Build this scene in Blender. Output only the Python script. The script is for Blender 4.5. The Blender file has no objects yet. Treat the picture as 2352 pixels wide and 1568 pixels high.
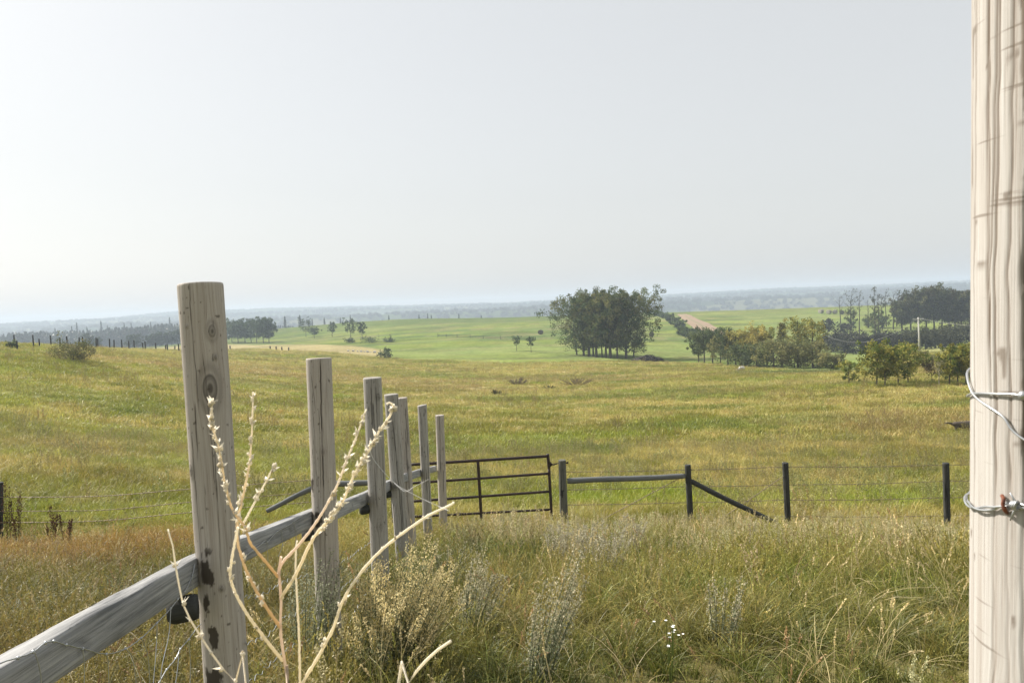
import bpy, math
import numpy as np

# ---------------------------------------------------------------- camera
FPX = 1699.0            # focal length in units of the 2352-wide frame (26 mm)
TILT, ROLL = math.radians(2.93), math.radians(2.4)
F = np.array([0, math.cos(TILT), -math.sin(TILT)])
R0 = np.array([1.0, 0, 0]); U0 = np.array([0, math.sin(TILT), math.cos(TILT)])
RT = math.cos(ROLL)*R0 - math.sin(ROLL)*U0
UP = math.sin(ROLL)*R0 + math.cos(ROLL)*U0
sc = bpy.context.scene
COL = sc.collection
cd = bpy.data.cameras.new('camera'); cam = bpy.data.objects.new('camera', cd); COL.objects.link(cam)
cd.sensor_width = 36.0; cd.lens = 26.0; cd.clip_start = 0.02; cd.clip_end = 20000
cd.dof.use_dof = True; cd.dof.focus_distance = 3.0; cd.dof.aperture_fstop = 22.0
from mathutils import Matrix, Vector
cam.matrix_world = Matrix(((RT[0], UP[0], -F[0], 0), (RT[1], UP[1], -F[1], 0), (RT[2], UP[2], -F[2], 0), (0, 0, 0, 1)))
sc.camera = cam

# ---------------------------------------------------------------- light
SUN_EL, SUN_AZ = math.radians(42), math.radians(-58)     # azimuth from +Y, negative = left
w = bpy.data.worlds.new('World'); sc.world = w; w.use_nodes = True
nt = w.node_tree; bg = nt.nodes['Background']
sky = nt.nodes.new('ShaderNodeTexSky'); sky.sky_type = 'NISHITA'; sky.sun_disc = False
sky.sun_elevation = SUN_EL; sky.sun_rotation = SUN_AZ
sky.air_density = 1.3; sky.dust_density = 2.2; sky.ozone_density = 1.0
hs = nt.nodes.new('ShaderNodeHueSaturation'); hs.inputs['Saturation'].default_value = 0.42
nt.links.new(sky.outputs[0], hs.inputs['Color'])
mxw = nt.nodes.new('ShaderNodeMix'); mxw.data_type = 'RGBA'; mxw.inputs[0].default_value = .80      # smoke veils the blue
nt.links.new(hs.outputs[0], mxw.inputs[6]); mxw.inputs[7].default_value = (2.50, 2.52, 2.50, 1); nt.links.new(mxw.outputs[2], bg.inputs[0])
bg.inputs[1].default_value = 0.15
sd = bpy.data.lights.new('sun', 'SUN'); sd.energy = 4.8; sd.angle = math.radians(1.2); sd.color = (1, .93, .82)
sun = bpy.data.objects.new('sun', sd); COL.objects.link(sun)
sv = Vector((math.sin(SUN_AZ)*math.cos(SUN_EL), math.cos(SUN_AZ)*math.cos(SUN_EL), math.sin(SUN_EL)))
sun.rotation_euler = sv.to_track_quat('Z', 'Y').to_euler(); sun.location = (-30, 20, 40)
sc.view_settings.view_transform = 'Standard'; sc.view_settings.look = 'None'
sc.view_settings.exposure = 0.8; sc.view_settings.gamma = 1
sc.cycles.volume_bounces = 0; sc.cycles.max_bounces = 6; sc.cycles.transparent_max_bounces = 8

# ---------------------------------------------------------------- helpers
def ray(px, py):
    return F + RT*((px-1176)/FPX) + UP*((784-py)/FPX)
def P(px, py, Y):
    d = ray(px, py); return d*(Y/d[1])

def _h(ix, iy, seed):
    n = (ix.astype(np.int64)*374761393 + iy.astype(np.int64)*668265263 + seed*974634777) & 0x7fffffff
    n = ((n ^ (n >> 13))*1274126177) & 0x7fffffff
    return ((n ^ (n >> 16)) & 0xffff)/65535.0
def vnoise(x, y, seed=0):
    x = np.asarray(x, float); y = np.asarray(y, float)
    ix = np.floor(x); iy = np.floor(y); fx = x-ix; fy = y-iy
    fx = fx*fx*(3-2*fx); fy = fy*fy*(3-2*fy)
    a = _h(ix, iy, seed); b = _h(ix+1, iy, seed); c = _h(ix, iy+1, seed); d = _h(ix+1, iy+1, seed)
    return (a*(1-fx)+b*fx)*(1-fy) + (c*(1-fx)+d*fx)*fy
def fbm(x, y, seed=0, oct=4):
    s = 0; a = 1; t = 0
    for o in range(oct):
        s = s + a*vnoise(x*2**o, y*2**o, seed+o*17); t += a; a *= .5
    return s/t
def sst(a, b, x):
    t = np.clip((x-a)/(b-a), 0, 1); return t*t*(3-2*t)

# terrain heights: rows = distance, columns = bearing
XS = np.array([-700, 0, 200, 420, 640, 900, 1176, 1420, 1560, 1700, 1900, 2110, 2230, 2352, 3000.])
TD = np.array([4, 13, 20, 35, 60, 100, 150, 200, 260, 350, 450, 600, 900, 1300.])
TZ = np.array([
 [-2.0]*6+[-2.05]*9,
 [-3.7,-3.78,-3.76,-3.74,-3.75,-3.80,-3.88,-3.95,-4.0,-4.05,-4.17,-4.3,-4.36,-4.4,-4.6],
 [-3.6,-3.9,-4.2,-4.5,-4.7,-4.85,-5.0,-5.1,-5.15,-5.2,-5.3,-5.4,-5.45,-5.5,-5.7],
 [-3.4,-4.0,-4.8,-5.4,-6.0,-6.3,-6.6,-6.7,-6.7,-6.75,-6.8,-6.85,-6.9,-6.9,-7.0],
 [-2.4,-3.0,-4.2,-5.6,-7.0,-7.8,-8.2,-8.2,-8.1,-8.1,-8.0,-7.95,-7.9,-7.9,-7.9],
 [-1.5,-2.3,-3.3,-5.8,-7.8,-9.2,-10.0,-10.4,-10.3,-10.3,-10.6,-10.4,-10.2,-10.2,-10.5],
 [-4,-5.5,-5.5,-6.6,-8.7,-10.6,-11.9,-12.3,-13.0,-13.3,-14.0,-13.6,-13.2,-13,-13.],
 [-10,-10,-9.5,-9.8,-9.5,-12.2,-12.0,-12.6,-13.4,-14.5,-17,-16.7,-15.6,-15,-15.],
 [-14,-14,-13,-12.5,-11.3,-11.0,-10.2,-11.0,-12.0,-13.0,-14.5,-14.8,-14.6,-14,-14.],
 [-17,-17,-16,-13.6,-13.8,-8.6,-8.4,-8.6,-9.0,-9.6,-9.6,-10.4,-12,-12,-12.],
 [-20,-20,-18,-16,-7.6,-5.4,-7.8,-8.2,-8.8,-9.2,-9.6,-9.8,-10.4,-11,-11.],
 [-24,-24,-23,-23,-20,-17,-18,-19,-19,-19,-19,-19,-19,-19,-19.],
 [-34,-34,-34,-34,-34,-34,-34,-34,-34,-34,-34,-34,-34,-34,-34.],
 [-40]*15])
# dense resampling with smoothing so that slopes have no kinks
_lu = np.linspace(-700, 3000, 260); _ld = np.linspace(math.log(4), math.log(1300), 300)
_t = np.array([np.interp(_lu, XS, r) for r in TZ])
_t = np.array([np.interp(_ld, np.log(TD), _t[:, j]) for j in range(len(_lu))]).T
def _smooth(a, n, ax):
    k = np.hanning(n+2)[1:-1]; k /= k.sum()
    pad = [(0, 0), (0, 0)]; pad[ax] = (n//2, n//2)
    b = np.pad(a, pad, mode='edge')
    return np.apply_along_axis(lambda v: np.convolve(v, k, 'valid'), ax, b)
_t = _smooth(_smooth(_t, 13, 0), 17, 1)
def ground0(x, y):
    x = np.asarray(x, float); y = np.asarray(y, float)
    yy = np.clip(y, 4, 1299.9)
    u = np.clip(1176 + FPX*x/np.maximum(yy, 9), -699, 2999)
    fi = (np.log(yy)-_ld[0])/(_ld[-1]-_ld[0])*(len(_ld)-1); fj = (u-_lu[0])/(_lu[-1]-_lu[0])*(len(_lu)-1)
    i = np.clip(fi.astype(int), 0, len(_ld)-2); j = np.clip(fj.astype(int), 0, len(_lu)-2)
    a = fi-i; b = fj-j
    z = (_t[i, j]*(1-b)+_t[i, j+1]*b)*(1-a) + (_t[i+1, j]*(1-b)+_t[i+1, j+1]*b)*a
    near = -1.3-0.2*y + 0*x
    k = sst(5, 11, y)
    z = near*(1-k) + z*k
    return z
def ground(x, y):
    x = np.asarray(x, float); y = np.asarray(y, float)
    z = ground0(x, y)
    z = z + .10*(fbm(x/1.6, y/1.6, 3, 3)-.5)*sst(3, 8, y)
    z = z + .5*(fbm(x/14, y/14, 5, 3)-.5)*sst(25, 60, y)
    return z
_md = np.exp(np.linspace(math.log(2.5), math.log(1290), 5000))
def hit(px, py):
    d = ray(px, py); pts = d[None, :]*(_md/d[1])[:, None]
    g = ground(pts[:, 0], pts[:, 1]); k = np.nonzero(pts[:, 2] < g)[0]
    if len(k) == 0: return None
    p = pts[k[0]].copy(); p[2] = g[k[0]]; return p

def mesh_np(name, V, Q, mat=None, attrs=None, smooth=True, mats=None, midx=None):
    """V (n,3); Q list of (m,k) face arrays"""
    me = bpy.data.meshes.new(name)
    if isinstance(Q, np.ndarray): Q = [Q]
    Q = [q for q in Q if len(q)]
    V = np.asarray(V, float)
    me.vertices.add(len(V)); me.vertices.foreach_set('co', V.ravel())
    nl = sum(q.size for q in Q); npoly = sum(len(q) for q in Q)
    me.loops.add(nl); me.loops.foreach_set('vertex_index', np.concatenate([q.ravel() for q in Q]).astype(np.int32))
    me.polygons.add(npoly)
    tot = np.concatenate([np.full(len(q), q.shape[1]) for q in Q]); st = np.concatenate([[0], np.cumsum(tot)[:-1]])
    me.polygons.foreach_set('loop_start', st.astype(np.int32))
    try: me.polygons.foreach_set('loop_total', tot.astype(np.int32))
    except Exception: pass
    me.polygons.foreach_set('use_smooth', np.full(npoly, smooth))
    if mat: me.materials.append(mat)
    if mats:
        for m in mats: me.materials.append(m)
        me.polygons.foreach_set('material_index', np.asarray(midx, np.int32))
    for k, v in (attrs or {}).items():
        v = np.asarray(v, float)
        if v.ndim == 2 and v.shape[1] == 3 and k == 'gc':
            a = me.attributes.new(k, 'FLOAT_VECTOR', 'POINT'); a.data.foreach_set('vector', v.ravel())
        else:
            if v.shape[1] == 3: v = np.hstack([v, np.ones((len(v), 1))])
            a = me.attributes.new(k, 'FLOAT_COLOR', 'POINT'); a.data.foreach_set('color', v.ravel())
    me.update(calc_edges=True); me.validate()
    return me
def link(name, data, parent=None, loc=None, label=None, cat=None, group=None, kind=None):
    o = bpy.data.objects.new(name, data); COL.objects.link(o)
    if parent: o.parent = parent
    if loc is not None: o.location = tuple(float(v) for v in loc)
    if label: o['label'] = label
    if cat: o['category'] = cat
    if group: o['group'] = group
    if kind: o['kind'] = kind
    return o

class MB:
    """collects geometry"""
    def __init__(s): s.V = []; s.Q = []; s.T = []; s.C = []; s.G = []; s.n = 0
    def add(s, V, Q=None, T=None, C=(1, 1, 1), G=None):
        V = np.asarray(V, float)
        if Q is not None and len(Q): s.Q.append(np.asarray(Q)+s.n)
        if T is not None and len(T): s.T.append(np.asarray(T)+s.n)
        s.V.append(V); C = np.asarray(C, float)
        s.C.append(np.tile(C, (len(V), 1)) if C.ndim == 1 else C)
        s.G.append(V.copy() if G is None else G); s.n += len(V)
    def tube(s, pts, rad, n=8, caps=True, C=(1, 1, 1)):
        pts = np.asarray(pts, float); m = len(pts)
        rad = np.full(m, rad) if np.isscalar(rad) else np.asarray(rad, float)
        t = np.gradient(pts, axis=0); t /= np.linalg.norm(t, axis=1)[:, None]+1e-12
        ref = np.array([0, 0, 1.0]) if abs(t[:, 2]).mean() < .8 else np.array([1.0, 0, 0])
        a = np.cross(t, ref); a /= np.linalg.norm(a, axis=1)[:, None]+1e-12
        b = np.cross(t, a)
        th = np.linspace(0, 2*np.pi, n, endpoint=False)
        V = (pts[:, None, :] + rad[:, None, None]*(np.cos(th)[None, :, None]*a[:, None, :] + np.sin(th)[None, :, None]*b[:, None, :])).reshape(-1, 3)
        L = np.concatenate([[0], np.cumsum(np.linalg.norm(np.diff(pts, axis=0), axis=1))])
        G = np.stack([(rad[:, None]*np.cos(th)).ravel(), (rad[:, None]*np.sin(th)).ravel(), np.repeat(L, n)], 1)
        i = np.arange(m-1)[:, None]*n; j = np.arange(n)[None, :]; k = (j+1) % n
        Q = np.stack([i+j, i+k, i+n+k, i+n+j], -1).reshape(-1, 4)
        T = None
        if caps:
            V = np.vstack([V, pts[:1], pts[-1:]]); G = np.vstack([G, [[0, 0, 0]], [[0, 0, L[-1]]]])
            c0 = m*n; c1 = c0+1; jj = np.arange(n); kk = (jj+1) % n
            T = np.vstack([np.stack([np.full(n, c0), kk, jj], 1), np.stack([np.full(n, c1), (m-1)*n+jj, (m-1)*n+kk], 1)])
        s.add(V, Q, T, C, G)
    def box(s, a, b, C=(1, 1, 1)):
        a = np.array(a, float); b = np.array(b, float)
        V = np.array([[x, y, z] for x in (a[0], b[0]) for y in (a[1], b[1]) for z in (a[2], b[2])])
        Q = np.array([[0, 1, 3, 2], [4, 6, 7, 5], [0, 4, 5, 1], [2, 3, 7, 6], [0, 2, 6, 4], [1, 5, 7, 3]])
        s.add(V, Q, None, C)
    def blob(s, c, r, C=(1, 1, 1), n=6, seed=0, rough=.0):
        th = np.linspace(0, 2*np.pi, n, endpoint=False); ph = np.linspace(-np.pi/2, np.pi/2, n//2+2)[1:-1]
        r = np.asarray(r if not np.isscalar(r) else (r, r, r), float)
        V = [[math.cos(t)*math.cos(p), math.sin(t)*math.cos(p), math.sin(p)] for p in ph for t in th] + [[0, 0, -1], [0, 0, 1]]
        V = np.array(V)
        if rough: V *= (1+rough*(np.random.RandomState(seed).rand(len(V), 1)-.5))
        V = V*r + np.asarray(c)
        m = len(ph); i = np.arange(m-1)[:, None]*n; j = np.arange(n)[None, :]; k = (j+1) % n
        Q = np.stack([i+j, i+k, i+n+k, i+n+j], -1).reshape(-1, 4); b0 = m*n
        jj = np.arange(n); kk = (jj+1) % n
        T = np.vstack([np.stack([np.full(n, b0), kk, jj], 1), np.stack([np.full(n, b0+1), (m-1)*n+jj, (m-1)*n+kk], 1)])
        s.add(V, Q, T, C)
    def mesh(s, name, mat, smooth=True, origin=(0, 0, 0)):
        fs = []
        if s.Q: fs.append(np.vstack(s.Q))
        if s.T: fs.append(np.vstack(s.T))
        return mesh_np(name, np.vstack(s.V)-np.asarray(origin), fs, mat, {'Col': np.vstack(s.C), 'gc': np.vstack(s.G)}, smooth)

# ---------------------------------------------------------------- materials
def newmat(name):
    m = bpy.data.materials.new(name); m.use_nodes = True
    nt = m.node_tree; nt.nodes.clear()
    out = nt.nodes.new('ShaderNodeOutputMaterial')
    return m, nt, out
def N(nt, t, **kw):
    n = nt.nodes.new(t)
    for k, v in kw.items():
        if k in n.inputs.keys() if not hasattr(n, k) else False: n.inputs[k].default_value = v
        else: setattr(n, k, v)
    return n
def math_n(nt, op, a, b=None):
    n = nt.nodes.new('ShaderNodeMath'); n.operation = op
    for i, v in enumerate((a, b)):
        if v is None: continue
        if isinstance(v, (int, float)): n.inputs[i].default_value = v
        else: nt.links.new(v, n.inputs[i])
    return n.outputs[0]
def mixc(nt, fac, a, b, mode='MIX'):
    n = nt.nodes.new('ShaderNodeMix'); n.data_type = 'RGBA'; n.blend_type = mode
    for s, v in ((n.inputs[0], fac), (n.inputs[6], a), (n.inputs[7], b)):
        if isinstance(v, (int, float)): s.default_value = v
        elif isinstance(v, tuple): s.default_value = v if len(v) == 4 else v+(1,)
        else: nt.links.new(v, s)
    return n.outputs[2]
def attr(nt, name, typ='GEOMETRY'):
    n = nt.nodes.new('ShaderNodeAttribute'); n.attribute_name = name; n.attribute_type = typ; return n
def noise(nt, vec, scale, detail=3, rough=.55, mul=None):
    if mul:
        v = nt.nodes.new('ShaderNodeVectorMath'); v.operation = 'MULTIPLY'; nt.links.new(vec, v.inputs[0]); v.inputs[1].default_value = mul; vec = v.outputs[0]
    n = nt.nodes.new('ShaderNodeTexNoise'); n.inputs['Scale'].default_value = scale; n.inputs['Detail'].default_value = detail; n.inputs['Roughness'].default_value = rough
    nt.links.new(vec, n.inputs['Vector']); return n.outputs['Fac']
def ramp(nt, fac, stops):
    r = nt.nodes.new('ShaderNodeValToRGB'); e = r.color_ramp.elements
    while len(e) < len(stops): e.new(.5)
    for i, (p, c) in enumerate(stops):
        e[i].position = p; e[i].color = (c if isinstance(c, tuple) else (c, c, c)) + (1,)
    nt.links.new(fac, r.inputs[0]); return r.outputs[0]

def mat_wood(name, c_light, c_dark, c_crack, rough=.85, checks=0.0, contrast=1.0, bump=.35, gs=1.0):
    m, nt, out = newmat(name)
    gc = attr(nt, 'gc').outputs['Vector']; st = attr(nt, 'Col')
    sep = nt.nodes.new('ShaderNodeSeparateColor'); nt.links.new(st.outputs['Color'], sep.inputs[0])
    n1 = noise(nt, gc, 1, 5, .6, (70*gs, 70*gs, 2.4)); n2 = noise(nt, gc, 1, 3, .6, (16*gs, 16*gs, 1.1)); n3 = noise(nt, gc, 1, 5, .75, (230*gs, 230*gs, 5))
    n4 = noise(nt, gc, 7, 3, .6)
    a = math_n(nt, 'ADD', math_n(nt, 'MULTIPLY', n1, .40), math_n(nt, 'ADD', math_n(nt, 'MULTIPLY', n2, .22), math_n(nt, 'MULTIPLY', n3, .38)))
    w = .12/contrast
    c = mixc(nt, ramp(nt, a, [(.5-w, 0.), (.5+w, 1.)]), c_dark, c_light)
    lines = ramp(nt, n3, [(.33, 1.), (.41, 0.)])
    c = mixc(nt, math_n(nt, 'MULTIPLY', lines, .55), c, c_crack)
    c = mixc(nt, math_n(nt, 'MULTIPLY', ramp(nt, n4, [(.35, 0.), (.7, 1.)]), .35), c, tuple(x*.72 for x in c_light))
    if checks:
        ck = noise(nt, gc, 1, 2, .5, (9, 9, 150)); c = mixc(nt, math_n(nt, 'MULTIPLY', ramp(nt, ck, [(.27, 1.), (.33, 0.)]), checks), c, c_crack)
    # stains: Col.r = crack/dark, Col.g = knot brown (1 = none)
    dk = math_n(nt, 'SUBTRACT', 1.0, sep.outputs[0]); kn = math_n(nt, 'SUBTRACT', 1.0, sep.outputs[1])
    c = mixc(nt, kn, c, tuple(x*.35+.02 for x in c_dark)); c = mixc(nt, dk, c, c_crack)
    b = nt.nodes.new('ShaderNodeBsdfPrincipled'); nt.links.new(c, b.inputs['Base Color']); b.inputs['Roughness'].default_value = rough
    b.inputs['Specular IOR Level'].default_value = .25
    bp = nt.nodes.new('ShaderNodeBump'); bp.inputs['Strength'].default_value = bump; bp.inputs['Distance'].default_value = .004
    nt.links.new(a, bp.inputs['Height']); nt.links.new(bp.outputs[0], b.inputs['Normal'])
    nt.links.new(b.outputs[0], out.inputs[0]); return m
M_POST = mat_wood('weathered_post_wood', (.50, .465, .42), (.33, .29, .25), (.05, .04, .03), contrast=1.3, bump=.5, gs=1.25)
M_POST2 = mat_wood('grey_post_wood', (.45, .43, .395), (.25, .235, .21), (.03, .026, .02), contrast=1.6, bump=.5)
M_BIG = mat_wood('pale_post_wood', (.50, .485, .465), (.31, .27, .235), (.13, .10, .075), checks=.6, contrast=1.2, bump=.6, gs=1.5)
M_RAIL = mat_wood('grey_rail_wood', (.42, .42, .42), (.14, .145, .15), (.03, .03, .03), contrast=1.3, bump=.9)
M_DARKWOOD = mat_wood('dark_treated_wood', (.06, .062, .057), (.028, .03, .028), (.012, .012, .012))
M_GATEPOST = mat_wood('mossy_grey_post_wood', (.17, .17, .14), (.07, .075, .065), (.02, .02, .02))
M_POLE = mat_wood('utility_pole_wood', (.62, .61, .57), (.36, .35, .32), (.1, .1, .09))
M_DEAD = mat_wood('dead_log_wood', (.15, .12, .09), (.03, .027, .024), (.01, .01, .01))

def mat_simple(name, color, rough=.6, metal=0.0, var=.25, scale=30, spec=.4, col2=None, bump=0):
    m, nt, out = newmat(name)
    tc = nt.nodes.new('ShaderNodeTexCoord'); n = noise(nt, tc.outputs['Object'], scale, 4, .6)
    c2 = col2 or tuple(x*(1-var) for x in color)
    c = mixc(nt, ramp(nt, n, [(.35, 0.), (.65, 1.)]), color, c2)
    b = nt.nodes.new('ShaderNodeBsdfPrincipled'); nt.links.new(c, b.inputs['Base Color'])
    b.inputs['Roughness'].default_value = rough; b.inputs['Metallic'].default_value = metal; b.inputs['Specular IOR Level'].default_value = spec
    if bump:
        bp = nt.nodes.new('ShaderNodeBump'); bp.inputs['Strength'].default_value = bump; bp.inputs['Distance'].default_value = .02
        nt.links.new(n, bp.inputs['Height']); nt.links.new(bp.outputs[0], b.inputs['Normal'])
    nt.links.new(b.outputs[0], out.inputs[0]); return m
M_RUST = mat_simple('rusty_gate_steel', (.020, .014, .013), .5, .0, scale=14, col2=(.045, .022, .016))
M_WIRE = mat_simple('galvanised_wire', (.52, .54, .56), .38, .75, scale=60)
M_BARB = mat_simple('old_barbed_wire', (.17, .13, .09), .6, .3, scale=60, col2=(.30, .25, .17))
M_STAPLE = mat_simple('rusty_staple', (.22, .07, .03), .7, .2, scale=300, col2=(.1, .04, .03))
M_ROCK = mat_simple('pale_fieldstone', (.6, .58, .54), .9, scale=4, col2=(.36, .34, .31))
M_BALE = mat_simple('hay_bale_straw', (.12, .105, .07), .95, scale=6, col2=(.06, .055, .04), bump=.5)
M_BALE2 = mat_simple('weathered_hay_straw', (.34, .32, .26), .95, scale=6, col2=(.2, .19, .15), bump=.5)
M_SILK = mat_simple('spider_silk', (.85, .85, .85), .4)
M_PETAL = mat_simple('white_petals', (.8, .8, .78), .6)
M_CAP = mat_simple('insulator', (.3, .3, .29), .5)

def mat_leaf(name, trans=.35, inst=False, rough=.75, spec=.15):
    """colour from the vertex attribute Col, times a per-instance colour when scattered"""
    m, nt, out = newmat(name)
    c = attr(nt, 'Col').outputs['Color']
    if inst:
        g = attr(nt, 'gcol', 'INSTANCER').outputs['Color']; c = mixc(nt, 1.0, c, g, 'MULTIPLY')
    d = nt.nodes.new('ShaderNodeBsdfPrincipled'); nt.links.new(c, d.inputs['Base Color']); d.inputs['Roughness'].default_value = rough
    d.inputs['Specular IOR Level'].default_value = spec
    t = nt.nodes.new('ShaderNodeBsdfTranslucent'); nt.links.new(c, t.inputs['Color'])
    mx = nt.nodes.new('ShaderNodeMixShader'); mx.inputs[0].default_value = trans
    nt.links.new(d.outputs[0], mx.inputs[1]); nt.links.new(t.outputs[0], mx.inputs[2]); nt.links.new(mx.outputs[0], out.inputs[0])
    return m
M_LEAF = mat_leaf('tree_foliage', .35)
M_GRASS = mat_leaf('grass_blades', .33, True, .5, .4)
M_SAGE = mat_leaf('wormwood_foliage', .3)
M_WEED = mat_leaf('dried_weed_stalk', .5, False, .6, .2)
def mat_bark():
    m, nt, out = newmat('tree_bark')
    c = attr(nt, 'Col').outputs['Color']; tc = nt.nodes.new('ShaderNodeTexCoord')
    n = noise(nt, tc.outputs['Object'], 1, 4, .6, (6, 6, 1.5))
    c = mixc(nt, n, mixc(nt, 1.0, c, (.45, .45, .45), 'MULTIPLY'), c)
    b = nt.nodes.new('ShaderNodeBsdfDiffuse'); nt.links.new(c, b.inputs[0]); nt.links.new(b.outputs[0], out.inputs[0]); return m
M_BARK = mat_bark()

def mat_ground(name, scale_mul=1.0, bump=.6, amp=1.0):
    m, nt, out = newmat(name)
    c = attr(nt, 'Col').outputs['Color']; geo = nt.nodes.new('ShaderNodeNewGeometry'); p = geo.outputs['Position']
    n1 = noise(nt, p, .9*scale_mul, 5, .65); n2 = noise(nt, p, .12*scale_mul, 4, .6); n3 = noise(nt, p, 6*scale_mul, 3, .6)
    k = math_n(nt, 'ADD', math_n(nt, 'MULTIPLY', n1, .5), math_n(nt, 'ADD', math_n(nt, 'MULTIPLY', n2, .3), math_n(nt, 'MULTIPLY', n3, .2)))
    lo, hi = 1-.45*amp, 1+.35*amp
    c = mixc(nt, 1.0, c, ramp(nt, k, [(.36, (lo, lo, lo)), (.64, (hi, hi, hi*.95))]), 'MULTIPLY')
    b = nt.nodes.new('ShaderNodeBsdfDiffuse'); nt.links.new(c, b.inputs[0])
    bp = nt.nodes.new('ShaderNodeBump'); bp.inputs['Strength'].default_value = bump; bp.inputs['Distance'].default_value = .25/scale_mul
    nt.links.new(n1, bp.inputs['Height']); nt.links.new(bp.outputs[0], b.inputs['Normal'])
    nt.links.new(b.outputs[0], out.inputs[0]); return m
M_GROUND = mat_ground('pasture_soil_and_turf'); M_HILLS = mat_ground('wooded_hills', .02, .3, .8)

# ---------------------------------------------------------------- ground colours (what grows where)
STRAW = np.array([.33, .288, .130]); OLIVE = np.array([.19, .19, .042]); GREEN = np.array([.115, .165, .036])
LIME = np.array([.21, .25, .035]); BROWN = np.array([.22, .155, .075]); MAUVE = np.array([.27, .20, .12]); DKGREEN = np.array([.07, .095, .03])
def col_(p, px): return 1176+FPX*p[..., 0]/np.maximum(p[..., 1], .5)
def edge_depth(pts):
    xs, ds = [], []
    for x, y in pts:
        h = hit(x, y)
        if h is not None: xs.append(1176+FPX*h[0]/h[1]); ds.append(h[1])
    o = np.argsort(xs); return np.array(xs)[o], np.array(ds)[o]
E_NEAR = edge_depth([(480, 801), (640, 805), (760, 809), (870, 820), (930, 826), (1176, 834), (1420, 829), (1600, 834), (1750, 845), (1900, 851), (2000, 853)])
def near_edge(u):
    d = np.interp(u, E_NEAR[0], E_NEAR[1]); d = np.where(u < 480, 230, d); return np.where(u > 2010, 150, d)
def mix3(a, b, t): t = np.asarray(t)[..., None]; return a*(1-t)+b*t
def pasture(x, y):
    """colour of the dry pasture grass"""
    n0 = fbm(x/30, y/16, 11, 3); n1 = fbm(x/7+3, y/4.2, 21, 4); n2 = fbm(x/1.9, y/1.5, 31, 3); n3 = fbm(x/13, y/5, 41, 3); n4 = fbm(x/9+7, y/3.3, 51, 3)
    c = mix3(OLIVE, STRAW, sst(.40, .60, n1*.55+n2*.45))
    c = mix3(c, GREEN, sst(.54, .68, n3)*.42*sst(10, 22, y) + 0*x)
    c = mix3(c, LIME, sst(.58, .72, n4)*.55)
    c = mix3(c, STRAW*1.05, sst(.52, .66, n0)*.55)
    c = mix3(c, BROWN*1.15, sst(.62, .74, fbm(x/5+9, y/2.4, 61, 3))*.22)
    u = 1176+FPX*x/np.maximum(y, 1)
    # greyish-mauve seed heads along the far part of the pasture
    band = np.exp(-((y-92)/22)**2)*sst(.42, .58, fbm(x/9, y/7, 71, 3)); c = mix3(c, MAUVE, band*.5)
    band = np.exp(-((y-38)/9)**2)*sst(1750, 2050, u)*sst(.35, .55, fbm(x/5, y/4, 72, 3)); c = mix3(c, MAUVE, band*.5)
    # lush strip past the right-hand fence
    band = np.exp(-((y-17.2)/2.0)**2)*sst(1100, 1300, u)*sst(.36, .56, fbm(x/3, y/1.6, 73, 3)); c = mix3(c, LIME*1.05, band*.85)
    band = np.exp(-((y-95)/5.0)**2)*sst(1640, 1720, u)*sst(1990, 1930, u); c = mix3(c, DKGREEN*1.3, band*.8)
    # far left hillside greener
    band = sst(300, 0, u)*sst(30, 60, y)*.35; c = mix3(c, LIME*.85, band)
    # foreground strips
    fg = sst(14, 11.5, y)
    left = sst(-1.1, -1.9, x)
    c = mix3(c, mix3(GREEN*.9, OLIVE*1.05, sst(.35, .6, n2)), fg*(1-left)*sst(.35, .55, fbm(x/2.4, y/2, 81, 3))*.75)
    c = mix3(c, STRAW*.8, sst(6.2, 4.6, y)*.25)
    c = mix3(c, LIME, fg*np.exp(-((x-2.2)/1.3)**2-((y-6.2)/.9)**2)*.7)
    rd = left*np.exp(-((y-10.6)/1.6)**2)*sst(-3.6, -5.5, x)
    c = mix3(c, BROWN*np.array([1.15, .72, .7]), rd*.85)
    c = mix3(c, STRAW*1.1, left*np.exp(-((x+2.3)/1.0)**2)*sst(7, 8.5, y)*sst(14, 11, y)*.6)
    c = mix3(c, STRAW*.95, np.exp(-((x+.9)/.9)**2)*sst(9.5, 5, y)*.55)
    return c
E_TAN = edge_depth([(430, 792), (520, 791.5), (640, 792), (760, 793), (830, 797), (870, 803)])
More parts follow.
